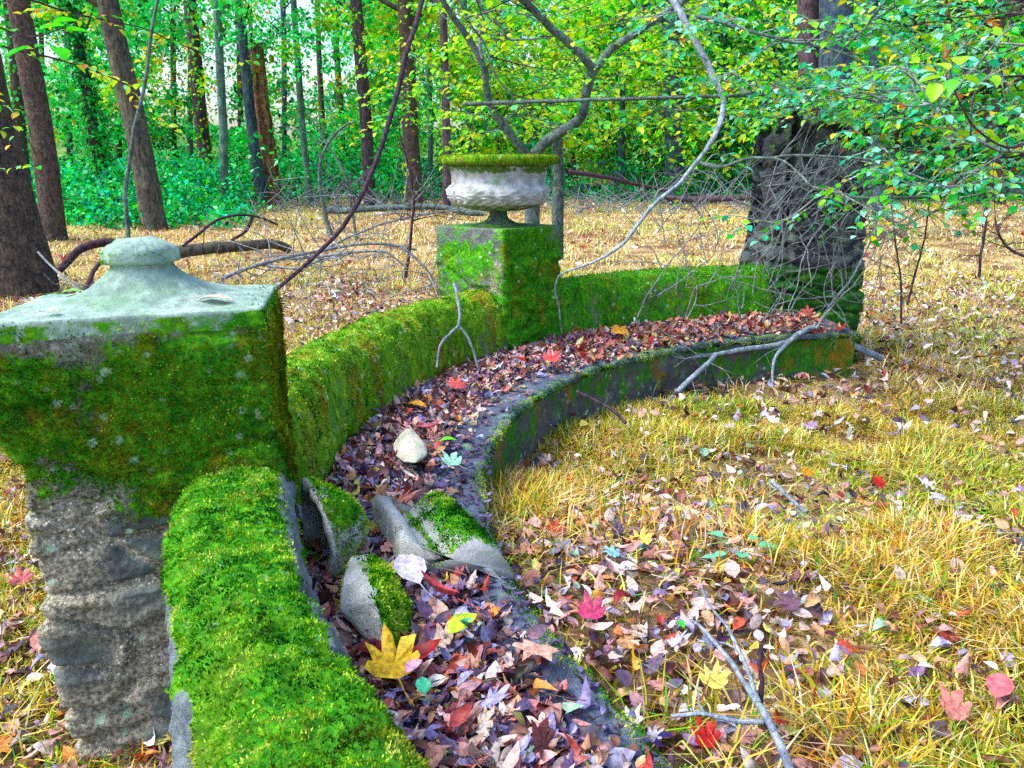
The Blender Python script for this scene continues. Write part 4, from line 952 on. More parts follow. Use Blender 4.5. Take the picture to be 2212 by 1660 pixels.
def leafy(th, paths, nspray, Lr, leaf, pal, leafmat='leaf', updir=.1, droop=.25, fr=(.1, 1.), tw='branch_dark', r=.003, seed=0, gen=1):
    """sprays leaving the given world paths"""
    r_ = np.random.default_rng(seed); tm = MB(); lm = MB()
    tot = [np.sum(np.linalg.norm(np.diff(p, axis=0), axis=1)) for p in paths]; w = np.array(tot) / sum(tot)
    for i in range(nspray):
        p = paths[r_.choice(len(paths), p=w)]; f = r_.uniform(*fr) * (len(p) - 1); k = min(int(f), len(p) - 2); q = p[k] + (p[k + 1] - p[k]) * (f - k)
        tan = p[k + 1] - p[k]; tan /= np.linalg.norm(tan); an = r_.uniform(0, 2 * pi); d = np.array([cos(an), sin(an) * .7, r_.normal(updir, .25)]) + tan * .4
        L = r_.uniform(*Lr)
        if gen and r_.random() < .55:
            dd = d / np.linalg.norm(d); e = q + dd * L * r_.uniform(.8, 1.8) + np.array([0, 0, r_.normal(0, .06)])
            V, Fq, pp = tube([q, (q + e) / 2 + r_.normal(0, .03, 3), e], r * 1.8, r * .9, 4, 6); tm.add(V, Fq)
            for j in range(3): spray(tm, lm, pp[r_.integers(2, 6)], dd + r_.normal(0, .5, 3) * np.array([1, 1, .4]), L * r_.uniform(.5, .9), leaf, pal, droop, r, r_)
        else: spray(tm, lm, q, d, L, leaf, pal, droop, r, r_)
    tag(tm.build('twigs', M[tw], th), kind='stuff'); lm.build('leaves', M[leafmat], th, False)
def limb_part(pts, Y, r0, r1, *a, mat='branch_green', name='branch', th=None, **k):
    mb = MB(); p = limb(mb, pts, Y, r0, r1, *a, **k); mb.build(name, M[mat], th); return p
def limb(mb, pts, Y, r0, r1, sides=9, rough=.10, wob=.012, seed=1, radii=None):
    V, Fq, p = tube(Wp(pts, Y), r0, r1, sides, max(12, len(pts) * 9), rough, wob, seed, radii); mb.add(V, Fq); return p

# the small beech behind the urn
bt = thing('beech_tree', 'small forked beech spreading lime green leaves from behind the urn', 'tree', P(1145, 470, 6.6))
mb = MB()
V, Fq, _ = tube([(P(1150, 470, 6.6)[0], 6.6, .05), P(1150, 420, 6.6), P(1146, 335, 6.6)], .07, .05, 12, 14, .1); mb.add(V, Fq)
mb.build('trunk', M['branch_green'], bt)
LA = MB(); pa = limb(LA, [(1146, 345), (1136, 331), (1098, 285), (1064, 239), (1052, 190), (1044, 144), (1012, 85), (975, 34), (950, -10)], [6.6, 6.2], .036, .020, seed=2)
LA.build('limb', M['branch_green'], bt)
LB = MB(); pb = limb(LB, [(1146, 345), (1170, 315), (1215, 284), (1256, 253), (1268, 200), (1283, 150)], [6.6, 6.3], .045, .036, seed=3)
pb2 = limb(LB, [(1283, 152), (1240, 105), (1197, 68), (1155, 28), (1118, -10)], [6.3, 6.0], .032, .026, seed=4)
pb3 = limb(LB, [(1283, 152), (1320, 108), (1368, 75), (1420, 40), (1454, 17), (1500, -12)], [6.3, 6.4], .032, .022, seed=5)
LB.build('limb', M['branch_green'], bt)
pc = limb_part([(1043, 128), (1036, 90), (1042, 40), (1044, -10)], [6.25, 6.3], .014, .008, 6, seed=6, mat='branch_grey', name='side_branch', th=bt)
pd = limb_part([(1025, -10), (1050, 30), (1085, 60), (1098, 84), (1140, 85), (1190, 82)], [5.9, 6.1], .014, .006, 6, seed=7, mat='branch_grey', name='side_branch', th=bt)
pe = limb_part([(1002, 40), (1060, 25), (1120, 28), (1170, 50)], [5.8, 6], .008, .004, 5, seed=8, mat='branch_grey', name='side_branch', th=bt)
pf = limb_part([(992, 0), (1015, 50), (1045, 95), (1070, 160), (1100, 200), (1150, 250), (1240, 290)], [5.8, 6.3], .009, .004, 5, seed=9, mat='branch_grey', name='side_branch', th=bt)
leafy(bt, [pa, pb, pb2, pb3, pc, pd, pe, pf], 42, (.14, .34), .060, BLIME, seed=31)
up = [np.array(Wp([(960, 30), (1000, 60), (1100, 40), (1250, 30), (1400, 60), (1500, 90)], 7.5)), np.array(Wp([(980, 180), (1080, 150), (1180, 170), (1300, 200), (1420, 230), (1480, 280)], 7.8)),
      np.array(Wp([(1000, 300), (1060, 280), (1120, 250), (1200, 290)], 6.9)), np.array(Wp([(1300, 90), (1380, 150), (1440, 210), (1500, 300)], 7.8)), np.array(Wp([(1560, 60), (1620, 130), (1680, 180), (1600, 280)], 8.0)), np.array(Wp([(850, 90), (900, 150), (880, 200)], 8.2))]
leafy(bt, up, 200, (.2, .5), .068, BLIME, seed=32, tw='branch_green')

# the pale limb that comes down on the right of the urn
ot = thing('overhanging_branch', 'crooked pale bluish limb hanging down in front of the green wall', 'branch', P(1476, 34, 5.5))
mb = MB(); p1 = limb(mb, [(1440, -20), (1462, 15), (1478, 44), (1510, 110), (1541, 171), (1562, 212), (1558, 256), (1535, 305), (1507, 345), (1480, 380), (1456, 407), (1416, 441), (1380, 485), (1334, 533), (1283, 567), (1240, 583), (1205, 598), (1196, 625), (1205, 665), (1211, 722)],
                    [5.5, 5.0, 4.9, 5.25], 0, 0, 9, .22, .022, 11, radii=[.021, .023, .021, .018, .016, .013, .012, .013, .010, .008, .007, .006, .005])
mb.build('limb', M['branch_blue'], ot)
mb = MB(); p2 = limb(mb, [(1462, 30), (1490, 37), (1540, 42), (1593, 61), (1645, 75), (1695, 89), (1750, 97), (1815, 113), (1866, 137), (1900, 175), (1935, 215)], [5.5, 5.0], .014, .006, 7, seed=12)
mb.build('side_branch', M['branch_green'], ot)
p3 = limb_part([(1507, 347), (1525, 358), (1555, 362), (1590, 352), (1620, 342), (1660, 340), (1700, 337), (1780, 338), (1850, 342), (1900, 347), (1945, 352)], [5.1, 4.7], .011, .006, 7, seed=13, mat='branch_green', name='side_branch', th=ot)
p4 = limb_part([(1566, 210), (1640, 200), (1720, 192), (1800, 190), (1900, 196), (2000, 200), (2090, 215)], [5.3, 5.6], .010, .005, 6, seed=14, mat='branch_green', name='side_branch', th=ot)
p5 = limb_part([(1560, 225), (1500, 236), (1450, 240), (1400, 232)], [5.2, 5.0], .006, .003, 5, seed=15, mat='branch_green', name='side_branch', th=ot)
leafy(ot, [p1[:14], p2, p3[:20], p4, p4], 95, (.14, .40), .056, BEECH, seed=33, tw='branch_grey')

# twig curtain on the far right
rt = thing('overhanging_branch', 'long thin arching branch low on the right crossing the ruined pier', 'branch', P(2212, 395, 4.2))
q1 = limb_part([(1668, 340), (1698, 352), (1730, 380), (1750, 400), (1790, 412), (1850, 427), (1910, 428), (1980, 426), (2030, 418), (2060, 410), (2100, 402), (2140, 398), (2180, 412), (2240, 420)], [4.7, 4.0], .006, .010, 7, seed=16, th=rt)
q2 = limb_part([(2060, 410), (2010, 392), (1960, 375), (1925, 352)], [4.3, 4.4], .006, .003, 5, seed=17, th=rt)
q3 = limb_part([(2075, 404), (2110, 430), (2125, 450), (2122, 490), (2117, 560)], [4.2, 4.2], .005, .002, 5, seed=18, th=rt)
q4 = limb_part([(2240, 330), (2160, 325), (2100, 300), (2050, 270), (2010, 230), (1990, 190)], [3.6, 3.9], .007, .003, 6, seed=19, th=rt)
q5 = limb_part([(2240, 90), (2180, 110), (2130, 150), (2080, 160), (1990, 200)], [4.0, 4.6], .008, .003, 6, seed=20, th=rt)
q6 = limb_part([(1800, 135), (1830, 95), (1870, 60), (1905, 10), (1925, -15)], [5.0, 5.0], .006, .009, 6, seed=21, th=rt)
leafy(rt, [q1[25:], q2, q4, q5, q6], 80, (.15, .36), .054, BEECH, seed=34, tw='branch_grey')
rt2 = thing('overhanging_branch', 'dense spray of small green and pale leaves filling the upper right corner', 'branch', P(2240, 60, 4.5))
ks = []
for i, (pts, Y) in enumerate([([(2250, 20), (2150, 40), (2050, 60), (1950, 70), (1880, 90)], 4.8), ([(2250, 150), (2180, 180), (2100, 200), (2000, 250), (1900, 260)], 4.6), ([(2250, 240), (2200, 250), (2140, 280), (2060, 330), (2000, 360)], 4.4),
                            ([(2250, -10), (2180, 10), (2080, 20), (1980, 25)], 5.3), ([(2250, 320), (2200, 345), (2130, 360)], 4.2), ([(1960, 250), (1900, 240), (1820, 225), (1700, 230)], 5.8)]):
    ks.append(limb_part(pts, [Y, Y + .5], .010, .004, 6, seed=40 + i, mat='branch_dark', th=rt2))
leafy(rt2, ks, 200, (.15, .4), .055, BEECH, seed=35, tw='branch_dark')
# big soft leaves close to the lens, upper right
nt_ = thing('leafy_twig', 'twig with large bright lime leaves hanging close at the upper right', 'twig', P(2060, 130, 2.3))
tm = MB(); lm = MB(); V, Fq, pp = tube(Wp([(2250, 290), (2180, 320), (2110, 280), (2080, 235), (2060, 190), (2052, 150)], 2.4), .004, .002, 5, 20); tm.add(V, Fq)
for (a, b, yw, tl) in ((2058, 170, 2.4, -.9), (2050, 150, .2, .4), (2035, 165, 1.2, -.2), (2072, 140, -.5, .5), (2040, 185, 2.0, -.8), (2075, 165, -1.4, -.3), (2020, 178, 2.7, -1.0)):
    instances(lm, T_OV[3], [P(a, b, 2.3)], rots(np.array([tl]), np.array([yw])), np.array([.062]), pick([(3, srgb(170, 228, 20)), (1, srgb(110, 205, 30))], 1, .1))
tm.build('stem', M['branch_dark'], nt_); lm.build('leaves', M['leaf'], nt_, False)

# left: maple spray with yellowing leaves, and soft green leaves in the top left corner
MAPL = [(5, srgb(180, 215, 30)), (3, srgb(225, 210, 30)), (4, srgb(90, 195, 50)), (.7, srgb(215, 150, 30)), (2, srgb(150, 225, 180))]
ml = thing('maple_branch', 'maple branch with yellow and orange leaves hanging at the upper left', 'branch', P(0, 100, 8))
m1 = limb_part([(-60, 80), (40, 110), (130, 130), (220, 160), (300, 200), (330, 260)], [7.5, 8.5], .012, .004, 6, seed=50, mat='branch_dark', th=ml)
m2 = limb_part([(-60, -20), (60, 0), (160, 30), (300, 60), (420, 110), (500, 150)], [8.5, 10], .014, .004, 6, seed=51, mat='branch_dark', th=ml)
m3 = limb_part([(-60, 200), (10, 230), (60, 300), (90, 370)], [7, 8], .008, .003, 5, seed=52, mat='branch_dark', th=ml)
leafy(ml, [m1, m2, m3], 36, (.2, .5), .085, MAPL, seed=36, gen=0)
nl = thing('leafy_twig', 'twig with large soft green leaves close to the viewer in the top left corner', 'twig', P(60, 80, 2.2))
tm = MB(); lm = MB(); V, Fq, pp = tube(Wp([(-80, 20), (0, 60), (70, 80), (140, 60)], 2.2), .003, .0015, 5, 14); tm.add(V, Fq)
for (a, b, yw, tl) in ((30, 66, 1.0, .1), (85, 62, -.6, .3), (60, 100, 2.4, -.5), (110, 50, -1.2, .2), (10, 95, 1.9, -.4), (140, 66, -1.5, 0), (120, 100, -2.3, -.6)):
    instances(lm, T_OV[3], [P(a, b, 2.2)], rots(np.array([tl]), np.array([yw])), np.array([.065]), pick([(3, srgb(50, 190, 40)), (1, srgb(110, 215, 40))], 1, .1))
tm.build('stem', M['branch_dark'], nl); lm.build('leaves', M['leaf'], nl, False)

# ------------------------------------------------------------------ bare branches and stems
def bare(name, label, cat, mat, parts, Ys, group=None, part='stem', twigs=0, twL=(.1, .3), seed=0, twr=.0025, twdir=None):
    """parts: list of (points, depth, r0, r1); the first is the main stem"""
    ps = []; mbs = []
    for i, (pts, Y, r0, r1) in enumerate(parts):
        mb = MB(); p = limb(mb, pts, Y, r0, r1, 8 if r0 > .006 else 6, .10, .006, seed + i); ps.append(p); mbs.append(mb)
    p0 = ps[0][0]; r_ = np.random.default_rng(seed + 100)
    tw = MB(); tws = []
    for i in range(twigs):
        if twigs <= 60: tw = MB(); tws.append(tw)
        p = ps[r_.integers(len(ps))]; k = r_.integers(1, len(p) - 1); d = r_.normal(0, 1, 3) * np.array([1, .6, .8]); d /= np.linalg.norm(d)
        if twdir is not None: d = d * .7 + np.array(twdir)
        L = r_.uniform(*twL); q = p[k]; V, Fq, pp = tube([q, q + d * L * .5 + r_.normal(0, L * .12, 3), q + d * L + r_.normal(0, L * .15, 3)], twr, twr * .4, 4, 7); tw.add(V, Fq)
        for j in range(2):
            q2 = pp[r_.integers(2, 6)]; d2 = d + r_.normal(0, .7, 3); d2 /= np.linalg.norm(d2); V, Fq, _ = tube([q2, q2 + d2 * L * .4], twr * .6, twr * .3, 4, 4); tw.add(V, Fq)
    if len(ps) == 1 and not twigs:
        o = mbs[0].build(name, M[mat]); c = Vector(p0); o.data.transform(__import__('mathutils').Matrix.Translation(-c)); o.location = c
        return tag(o, label, cat, group)
    th = thing(name, label, cat, p0, group)
    for i, mb in enumerate(mbs): mb.build('stem' if i == 0 else 'side_branch', M[mat], th)
    for q_ in (tws or ([tw] if twigs else [])): q_.build('twig' if tws else 'twigs', M[mat], th)
    return th
bare('vine', 'long dark curving vine rising from the corner of the pier cap to the treetops', 'vine', 'branch_dark',
     [([(596, 627), (640, 590), (690, 545), (740, 490), (780, 420), (815, 340), (838, 270), (862, 190), (878, 110), (900, 50), (918, -20)], [3.2, 4.2], .008, .013)], 0, twigs=6, seed=60)
bare('sapling', 'bare crooked grey sapling in front of the broad green-grey trunk', 'sapling', 'branch_green',
     [([(272, 600), (277, 520), (271, 440), (272, 400), (284, 320), (290, 280), (305, 220), (318, 150), (325, 90), (345, -20)], 6.5, .021, .012), ([(290, 281), (275, 260), (262, 250)], 6.5, .005, .003)], 0, twigs=5, seed=61, twL=(.05, .2))
bare('horizontal_pole', 'thin grey-green dead trunk lying level across the view behind the urn branches', 'fallen trunk', 'branch_green',
     [([(1000, 226), (1090, 222), (1180, 219), (1300, 216), (1420, 212), (1560, 208), (1680, 203), (1760, 200)], [6.0, 5.7], .015, .010), ([(1300, 216), (1330, 190), (1350, 150)], 6.0, .005, .003)], 0, seed=62)
bare('fallen_branch', 'mossy fallen branch with a crooked upright stub left of the urn', 'branch', 'branch_green',
     [([(706, 455), (740, 456), (790, 452), (850, 449), (910, 447), (960, 449), (1005, 460), (1045, 462)], 10.5, .040, .034),
      ([(716, 510), (706, 480), (702, 456), (694, 420), (690, 380), (694, 335)], 10.5, .035, .020), ([(694, 340), (715, 300), (745, 272), (770, 262)], 10.5, .020, .012),
      ([(880, 447), (905, 425), (935, 395), (962, 375)], 10.3, .012, .006)], 0, twigs=14, seed=63, twL=(.2, .6), twr=.005)
bare('fallen_branch', 'dark arched log end curving over the grass behind the finial', 'log', 'branch_dark',
     [([(128, 585), (150, 562), (172, 540), (205, 528), (245, 526), (290, 545)], [10.5, 11], .05, .06), ([(180, 640), (196, 600), (215, 570), (255, 552)], [8.5, 9.5], .03, .02)], 0, seed=64, twigs=4, twL=(.2, .5))
bare('fallen_log', 'dark moss-topped log lying in the meadow right of the finial', 'log', 'bark_grey',
     [([(372, 548), (440, 538), (520, 532), (590, 528), (625, 538)], [12.5, 13.5], .10, .07)], 0, seed=65)
bare('arched_branch', 'thin dark branch arching over the moss-topped log', 'branch', 'branch_dark',
     [([(395, 532), (430, 505), (470, 475), (520, 465), (560, 470), (600, 485)], [12, 13], .025, .018), ([(545, 470), (530, 500), (500, 520)], 12.5, .03, .02)], 0, seed=66, twigs=8, twL=(.3, .8), twr=.006)
bare('dead_branch', 'sprawling dead branch with many bare twigs lying in the golden grass', 'branch', 'branch_grey',
     [([(478, 603), (540, 578), (610, 558), (680, 545), (760, 530), (830, 528), (900, 540)], [7.6, 8.4], .020, .012), ([(610, 560), (690, 555), (760, 545), (830, 545), (880, 580)], 8, .018, .009), ([(700, 540), (760, 510), (840, 480), (930, 462), (1010, 455)], 8.3, .015, .006),
      ([(560, 572), (640, 580), (700, 560), (760, 548)], 7.8, .015, .007), ([(860, 530), (900, 560), (930, 600), (925, 640)], 7.6, .015, .007)], 0, twigs=56, seed=67, twL=(.3, 1.0), twr=.0065)
bare('dead_sapling', 'dark bare sapling standing left of the urn pier', 'sapling', 'branch_dark',
     [([(876, 600), (884, 545), (890, 480), (893, 430), (884, 370), (866, 300), (860, 250)], 8.3, .018, .006), ([(892, 440), (925, 415), (955, 392)], 8.3, .008, .004), ([(890, 478), (920, 470), (960, 462)], 8.3, .007, .003)], 0, twigs=14, seed=68, twL=(.2, .6), twr=.004)
bare('dead_branch', 'thin grey stick leaning past the left trunk towards the capped pier', 'stick', 'branch_grey',
     [([(82, 545), (110, 575), (150, 610), (172, 628)], [7, 6.6], .010, .007)], 0, seed=69, twigs=6, twL=(.15, .4))
bare('thin_sapling', 'bare grey sapling with lichen standing far back near the green trunk', 'sapling', 'branch_green',
     [([(770, 520), (760, 450), (745, 380), (700, 300), (660, 240)], 15, .03, .012)], 0, seed=70, twigs=10, twL=(.4, 1.), twr=.008)
bare('lichened_post', 'narrow lichen-covered dead stump standing behind the right side of the urn', 'stump', 'branch_green',
     [([(1204, 560), (1204, 490), (1205, 430), (1207, 380), (1205, 340), (1204, 300)], 7.0, .055, .048)], 0, seed=71)
bare('fallen_log', 'dark log leaning across the edge of the wood right of the urn', 'log', 'branch_dark',
     [([(1225, 372), (1290, 380), (1360, 395), (1450, 415)], [20, 21], .06, .04)], 0, seed=72, twigs=6, twL=(.5, 1.4), twr=.012)
bare('fallen_log', 'long grey log lying at the meadow edge left of the ruined pier', 'log', 'bark_purple',
     [([(1440, 428), (1520, 431), (1600, 428), (1700, 424)], 24, .09, .08)], 0, seed=73)
# the forked white twig on the wall
bare('forked_twig', 'pale forked twig shaped like a wishbone leaning against the wall near the urn pier', 'twig', 'branch_blue',
     [([(981, 612), (988, 640), (993, 675), (990, 705)], [4.5, 4.42], .0095, .008), ([(990, 705), (968, 725), (952, 745), (945, 775), (943, 795)], [4.42, 4.12], .008, .006), ([(990, 705), (1008, 725), (1022, 755), (1030, 790), (1052, 822)], [4.42, 4.4], .008, .006)], 0, seed=74)
# branch resting on the bench end
bare('fallen_branch', 'pale grey forked branch resting on the far end of the bench', 'branch', 'branch_blue',
     [([(1905, 775), (1850, 750), (1800, 725), (1764, 708), (1735, 716), (1700, 738), (1660, 748), (1600, 756), (1545, 766), (1500, 770), (1430, 772)], [6.0, 5.3], .026, .014),
      ([(1546, 766), (1525, 790), (1490, 820), (1450, 862), (1432, 885)], [5.35, 4.9], .015, .019), ([(1722, 722), (1692, 752), (1672, 780), (1668, 835)], [5.5, 5.3], .015, .008),
      ([(1764, 710), (1800, 650), (1840, 600), (1880, 520), (1905, 440)], [5.6, 5.6], .010, .005)], 0, seed=75, twigs=12, twL=(.1, .35))
# the grey twig in the lower right corner
bare('fallen_branch', 'grey-blue branching twig in the lower right foreground', 'twig', 'branch_blue',
     [([(1712, 1675), (1680, 1600), (1650, 1540), (1635, 1515), (1600, 1465), (1560, 1410), (1520, 1360), (1493, 1340)], [1.28, 1.65], .0095, .0035),
      ([(1640, 1520), (1622, 1470), (1600, 1410), (1570, 1350), (1535, 1310), (1512, 1262)], [1.42, 1.8], .006, .0025), ([(1650, 1560), (1610, 1560), (1550, 1548), (1500, 1540), (1450, 1548)], [1.38, 1.42], .0055, .004),
      ([(1598, 1410), (1580, 1398), (1550, 1384)], [1.6, 1.62], .003, .002), ([(1520, 1540), (1508, 1510), (1504, 1480)], [1.43, 1.5], .003, .0015)], 0, seed=76)
bare('upright_stub', 'thin brown stick standing upright beside the grey-blue twig', 'stick', 'branch_dark', [([(1644, 1530), (1645, 1470), (1643, 1430), (1644, 1392)], [1.46, 1.5], .0055, .0045)], 0, seed=77)
bare('stick', 'short thick grey stick lying in the grass right of the bench', 'stick', 'branch_grey', [([(1664, 1038), (1695, 1065), (1720, 1090), (1745, 1108)], [2.75, 2.55], .010, .006)], 0, seed=78)
bare('stick', 'brown broken stick leaning against the front of the bench', 'stick', 'branch_dark', [([(1245, 845), (1290, 868), (1330, 890), (1352, 915)], [4.3, 4.1], .008, .010)], 0, seed=79)
for i, (pts, Y, lab) in enumerate([([(1960, 660), (1985, 560), (2000, 500), (2010, 410)], 5.2, 'bare sapling stem right of the ruined pier, leaning right'), ([(1947, 700), (1945, 600), (1935, 520), (1925, 440)], 5.4, 'thin upright dead stem touching the right side of the ruined pier'),
                              ([(2115, 600), (2120, 540), (2130, 470), (2128, 400)], 4.4, 'slender bare stem standing in the meadow at the right'), ([(2240, 560), (2190, 545), (2160, 510), (2150, 470)], 3.6, 'dark bent twig entering at the right edge')]):
    bare('dead_shrub', lab, 'stem', 'branch_dark', [(pts, Y, .008, .004)], 0, seed=80 + i, twigs=9, twL=(.1, .4))

# the leafless bush in front of the ruined pier
def tangle():
    r_ = np.random.default_rng(5); th = thing('bare_bush', 'tangle of thin pale leafless twigs in front of the ruined pier', 'bush', P(1760, 712, 5.5))
    mains = MB(); tw = MB()
    for i in range(96):
        x = r_.uniform(1610, 1960) if i < 66 else r_.uniform(1400, 1700); y = r_.uniform(380, 700); Y = r_.uniform(5.2, 5.8); L = r_.uniform(.3, .8); an = r_.choice([r_.normal(1.2, .5), r_.normal(1.9, .5), r_.normal(.2, .5)])
        p = np.array(P(x, y, Y)); d = np.array([cos(an), r_.normal(0, .15), sin(an)]); pts = [p]
        for k in range(5): d = d + r_.normal(0, .28, 3) * np.array([1, .4, 1]); d /= np.linalg.norm(d); pts.append(pts[-1] + d * L / 5)
        V, Fq, pp = tube(pts, .0048, .002, 5, 18); mains = MB(); mains.add(V, Fq); mains.build('stem', M['branch_grey'], th)
        for j in range(4):
            k = r_.integers(3, 16); d2 = (pp[k + 1] - pp[k]); d2 = d2 / np.linalg.norm(d2) + r_.normal(0, .8, 3) * np.array([1, .4, 1]); d2 /= np.linalg.norm(d2); l2 = r_.uniform(.06, .22)
            V, Fq, _ = tube([pp[k], pp[k] + d2 * l2 * .5 + r_.normal(0, .01, 3), pp[k] + d2 * l2 + r_.normal(0, .02, 3)], .0024, .001, 4, 6); tw.add(V, Fq)
    for pts in ([(1764, 710), (1800, 660), (1850, 610), (1890, 540), (1910, 450)], [(1840, 745), (1825, 690), (1800, 640), (1790, 570), (1775, 500)], [(1790, 470), (1740, 540), (1720, 620), (1700, 680)], [(1660, 400), (1700, 470), (1740, 540), (1750, 620)], [(1940, 400), (1880, 480), (1830, 500), (1770, 480)], [(1420, 640), (1480, 600), (1530, 560), (1560, 500)],
                [(1370, 700), (1400, 640), (1450, 560), (1500, 500), (1530, 420)], [(1600, 690), (1590, 600), (1620, 520), (1690, 480)], [(1480, 690), (1500, 630), (1560, 600), (1640, 600)]):
        limb_part(pts, [5.4, 5.2], .006, .003, 6, .1, .02, int(pts[0][0]), mat='branch_grey', name='stem', th=th)
    tag(tw.build('twigs', M['branch_grey'], th), kind='stuff')
tangle()

# ------------------------------------------------------------------ fallen leaves one can tell apart
def onz(x, y, z):
    r = ray(x, y); t = (z - H) / r[2]; return (r[0] * t, r[1] * t, z)
def ong(x, y):
    z = .2
    for _ in range(12): p = onz(x, y, z); z = float(ground_z(p[0], p[1]))
    return (p[0], p[1], z)
def one_leaf(label, x, y, z, kind, size, colr, yaw, tilt=.15, roll=.1, lift=.02, name='fallen_leaf'):
    p = ong(x, y) if z is None else onz(x, y, z)
    tp = {'maple': T_MP[0], 'maple2': T_MP[1], 'oak': T_OK[0], 'oval': T_OV[0], 'round': T_OV[3], 'curl': T_OV[1], 'roll': T_OV[2]}[kind]
    # refine the template once so that it bends smoothly
    mb = MB(); R = rots(np.array([tilt]), np.array([yaw]), np.array([roll])); c = saturate(np.array([colr]), 1.0) * 1.0; size = size * (.62 if z is None else .8)
    ctr = R[0] @ (tp[0].mean(0) * size)
    instances(mb, tp, [(-ctr[0], -ctr[1], lift)], R, np.array([size]), c); mb.C[0] = mb.C[0] * rng.uniform(.62, 1.12, (len(mb.C[0]), 1))
    st = [R[0] @ (np.array(q) * size) + np.array([-ctr[0], -ctr[1], lift]) for q in ((0, .05 if kind in ('maple', 'maple2', 'oak') else 0, .0), (.03, -.25, -.02), (.10, -.5, -.05))]
    V, Fq, _ = tube(st, size * .012 + .0006, size * .008, 4, 6); mb.add(V, Fq, c[0] * .7)
    o = mb.build(name, M['litter'], None, False); o.location = p; tag(o, label, 'leaf', 'single fallen leaves')
S = .47
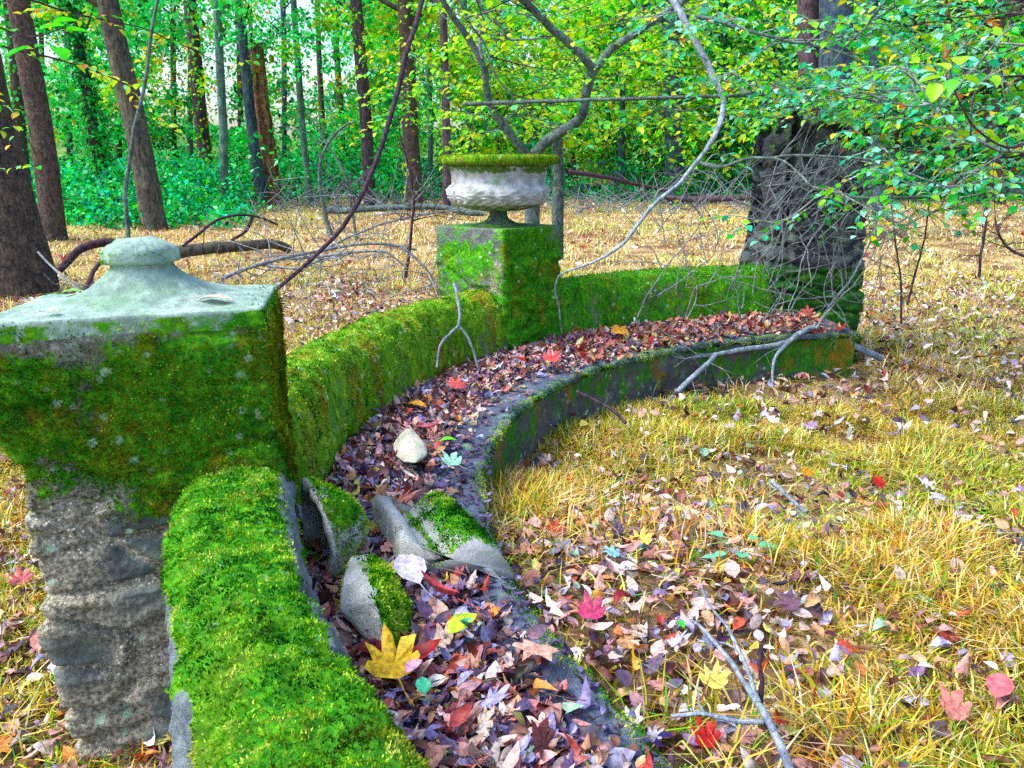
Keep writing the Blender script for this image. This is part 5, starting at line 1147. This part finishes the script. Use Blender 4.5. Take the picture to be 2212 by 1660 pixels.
for a in (
    ('large yellow maple leaf with long stalk lying by the low mossy wall', 850, 1480, S, 'maple', .17, srgb(245, 205, 20), .4, .25, 0, .05),
    ('crimson curled leaf lying directly behind the yellow maple leaf', 915, 1455, S, 'curl', .12, srgb(165, 20, 40), -1.3, .2, .2, .04),
    ('dark red leaf under the tip of the wedge-shaped fragment', 800, 1430, S, 'round', .12, srgb(120, 20, 40), 1.4, .1, .1, .03),
    ('pink leaf with purple blotches between the yellow and crimson leaves', 895, 1495, S, 'round', .06, srgb(236, 180, 215), -.9, .3, 0, .06),
    ('ribbed pink and red rolled leaf right of the wedge-shaped fragment', 950, 1315, S, 'curl', .16, srgb(215, 80, 90), 1.1, .1, .5, .05),
    ('pale lavender leaf right behind the wedge-shaped fragment', 885, 1275, S, 'round', .16, srgb(206, 206, 236), .6, .3, -.1, .05),
    ('yellow-green leaf with teal tip in the middle of the near seat', 1000, 1395, S, 'round', .11, srgb(185, 225, 40), -.9, .3, 0, .05),
    ('teal leaf crossing the yellow-green leaf on the near seat', 1008, 1405, S, 'curl', .09, srgb(80, 205, 160), 2.9, .3, 0, .06),
    ('broad tan leaf with blotches at the outer part of the near seat', 1160, 1440, S, 'maple2', .15, srgb(225, 175, 160), 2.6, .2, 0, .04),
    ('apricot leaf standing on edge between the two broken pieces', 775, 1185, S, 'curl', .10, srgb(238, 170, 110), 2.8, .9, .2, .06),
    ('salmon oak leaf with long points beyond the saddle-shaped fragment', 868, 1115, S, 'oak', .15, srgb(235, 150, 130), -1.3, .1, 0, .05),
    ('bright green oval leaf right of the white rock', 968, 975, S, 'oval', .09, srgb(100, 215, 20), -1.5, .15, 0, .05),
    ('pale mint lobed leaf below the bright green oval leaf', 975, 1020, S, 'maple', .12, srgb(160, 230, 200), .8, .1, 0, .04),
    ('mauve ribbed leaf just right of the white rock', 930, 950, S, 'curl', .13, srgb(180, 90, 110), -1.4, .1, 0, .05),
    ('large coral red leaf in the bend of the bench', 985, 857, S, 'maple2', .15, srgb(235, 100, 100), .7, .3, 0, .06),
    ('yellow-orange leaf beside a green one left of the white rock', 900, 895, S, 'oval', .14, srgb(235, 180, 30), -2.0, .1, 0, .05),
    ('coral leaf near the seat edge below the urn pier', 1190, 800, S, 'maple', .15, srgb(225, 90, 90), .2, .3, 0, .06),
    ('deep red leaf left of the coral leaf below the urn pier', 1125, 805, S, 'round', .11, srgb(180, 40, 30), 1.4, .4, 0, .06),
    ('bright orange and yellow leaf on the seat before the far wall', 1335, 738, S, 'maple2', .17, srgb(245, 175, 50), .3, .3, 0, .07),
    ('pale pink leaf upright against the far wall', 1362, 708, S, 'round', .13, srgb(215, 130, 120), .3, .9, 0, .08),
    ('teal green small leaf on the near seat between brown leaves', 915, 1580 - 60, S, 'round', .06, srgb(60, 200, 150), .3, .3, 0, .04),
    ('long pale beige leaf lying on the slope of the pier cap', 468, 652, 1.262, 'oval', .115, srgb(226, 205, 185), -1.5, .05, 0, .012),
    ('small beige leaf near the left edge of the pier cap', 112, 682, 1.256, 'oval', .05, srgb(220, 195, 175), -1.4, .1, 0, .012),
    ('green leaf pressed on the back edge of the pier cap', 158, 642, 1.258, 'oval', .09, srgb(130, 200, 70), -1.2, .1, 0, .015),
    ('red leaf curled on top of the far wall beside the ruined pier', 1640, 570, .87, 'curl', .09, srgb(215, 70, 30), 1.2, .2, 0, .03),
    ('magenta pink leaf in the litter right of the near seat', 1275, 1365, None, 'maple', .15, srgb(205, 70, 120), .3, .2, 0, .06),
    ('dark red rolled leaf right of the magenta pink leaf', 1345, 1332, None, 'roll', .12, srgb(150, 40, 50), -1.0, .2, 0, .06),
    ('pale blue lobed leaf half hidden right of the saddle-shaped fragment', 1320, 1230, None, 'maple2', .11, srgb(150, 215, 235), .9, .2, 0, .06),
    ('peach leaf with torn tips beside the saddle-shaped fragment', 1150, 1190, None, 'maple', .13, srgb(245, 190, 150), 2.0, .2, 0, .05),
    ('scarlet leaf in the golden grass at the right', 1893, 1080, None, 'maple', .13, srgb(205, 30, 30), .5, .4, 0, .07),
    ('white star-shaped leaf in the grass right of the scarlet leaf', 1999, 1083, None, 'maple', .14, srgb(242, 240, 246), 1.0, .2, 0, .07),
    ('white leaf on the grass beyond the end of the bench', 2082, 784, None, 'maple', .16, srgb(246, 244, 240), 2.2, .2, 0, .08),
    ('broad white leaf in the grass below the bench front', 1665, 935, None, 'maple2', .17, srgb(242, 236, 240), .6, .2, 0, .08),
    ('pale yellow lobed leaf beside the upright brown stick', 1540, 1518, None, 'maple', .12, srgb(242, 232, 110), -.4, .2, 0, .06),
    ('salmon and purple leaf low at the right in the grass', 2050, 1585, None, 'maple', .15, srgb(220, 140, 130), .4, .3, 0, .06),
    ('red and lavender leaf close to the right edge', 2150, 1535, None, 'round', .14, srgb(220, 110, 120), -.7, .3, 0, .06),
    ('white heart-shaped leaf above the red and lavender leaf', 2130, 1500, None, 'round', .06, srgb(235, 245, 225), .7, .2, 0, .08),
    ('orange-red crumpled leaf in the middle of the near grass', 1828, 1445, None, 'maple2', .11, srgb(215, 90, 60), 1.7, .3, 0, .06),
    ('bright red leaf at the bottom beside the grey-blue twig', 1520, 1640, None, 'maple', .12, srgb(200, 30, 30), .4, .3, 0, .05),
    ('green round leaf left of the grey-blue twig tips', 1468, 1392, None, 'round', .05, srgb(60, 200, 50), .4, .2, 0, .06),
    ('pink leaf in the grass left of the rubble pier', 52, 1285, None, 'maple', .14, srgb(215, 110, 120), .8, .3, 0, .06),
    ('beige and pink leaf against the foot of the rubble pier', 95, 1430, None, 'round', .13, srgb(226, 160, 150), .1, .7, 0, .06),
    ('golden brown clump of a leaf beside the grey stick in the grass', 1740, 1050, None, 'maple2', .13, srgb(205, 150, 20), .1, .3, 0, .07)):
    one_leaf(*a)
# seedling with round mint leaves
sd = thing('seedling', 'low seedling with pale mint round leaves in the golden grass', 'plant', ong(1590, 1200))
tm = MB(); lm = MB(); b0 = np.array(ong(1590, 1215))
for (a, b, yw, sz) in ((1560, 1160, .5, .07), (1600, 1205, -.4, .065), (1640, 1180, -1.3, .07), (1570, 1195, 1.8, .05), (1620, 1165, -.9, .055), (1545, 1205, 1.2, .045)):
    e = np.array(onz(a, b, b0[2] + .08)); V, Fq, _ = tube([b0, (b0 + e) / 2 + np.array([0, 0, .02]), e], .0015, .001, 4, 6); tm.add(V, Fq)
    instances(lm, T_OV[3], [e], rots(np.array([-.15]), np.array([yw])), np.array([sz]), np.array([srgb(120, 225, 180)]))
tm.build('stem', M['branch_green'], sd); lm.build('leaves', M['leaf'], sd, False)
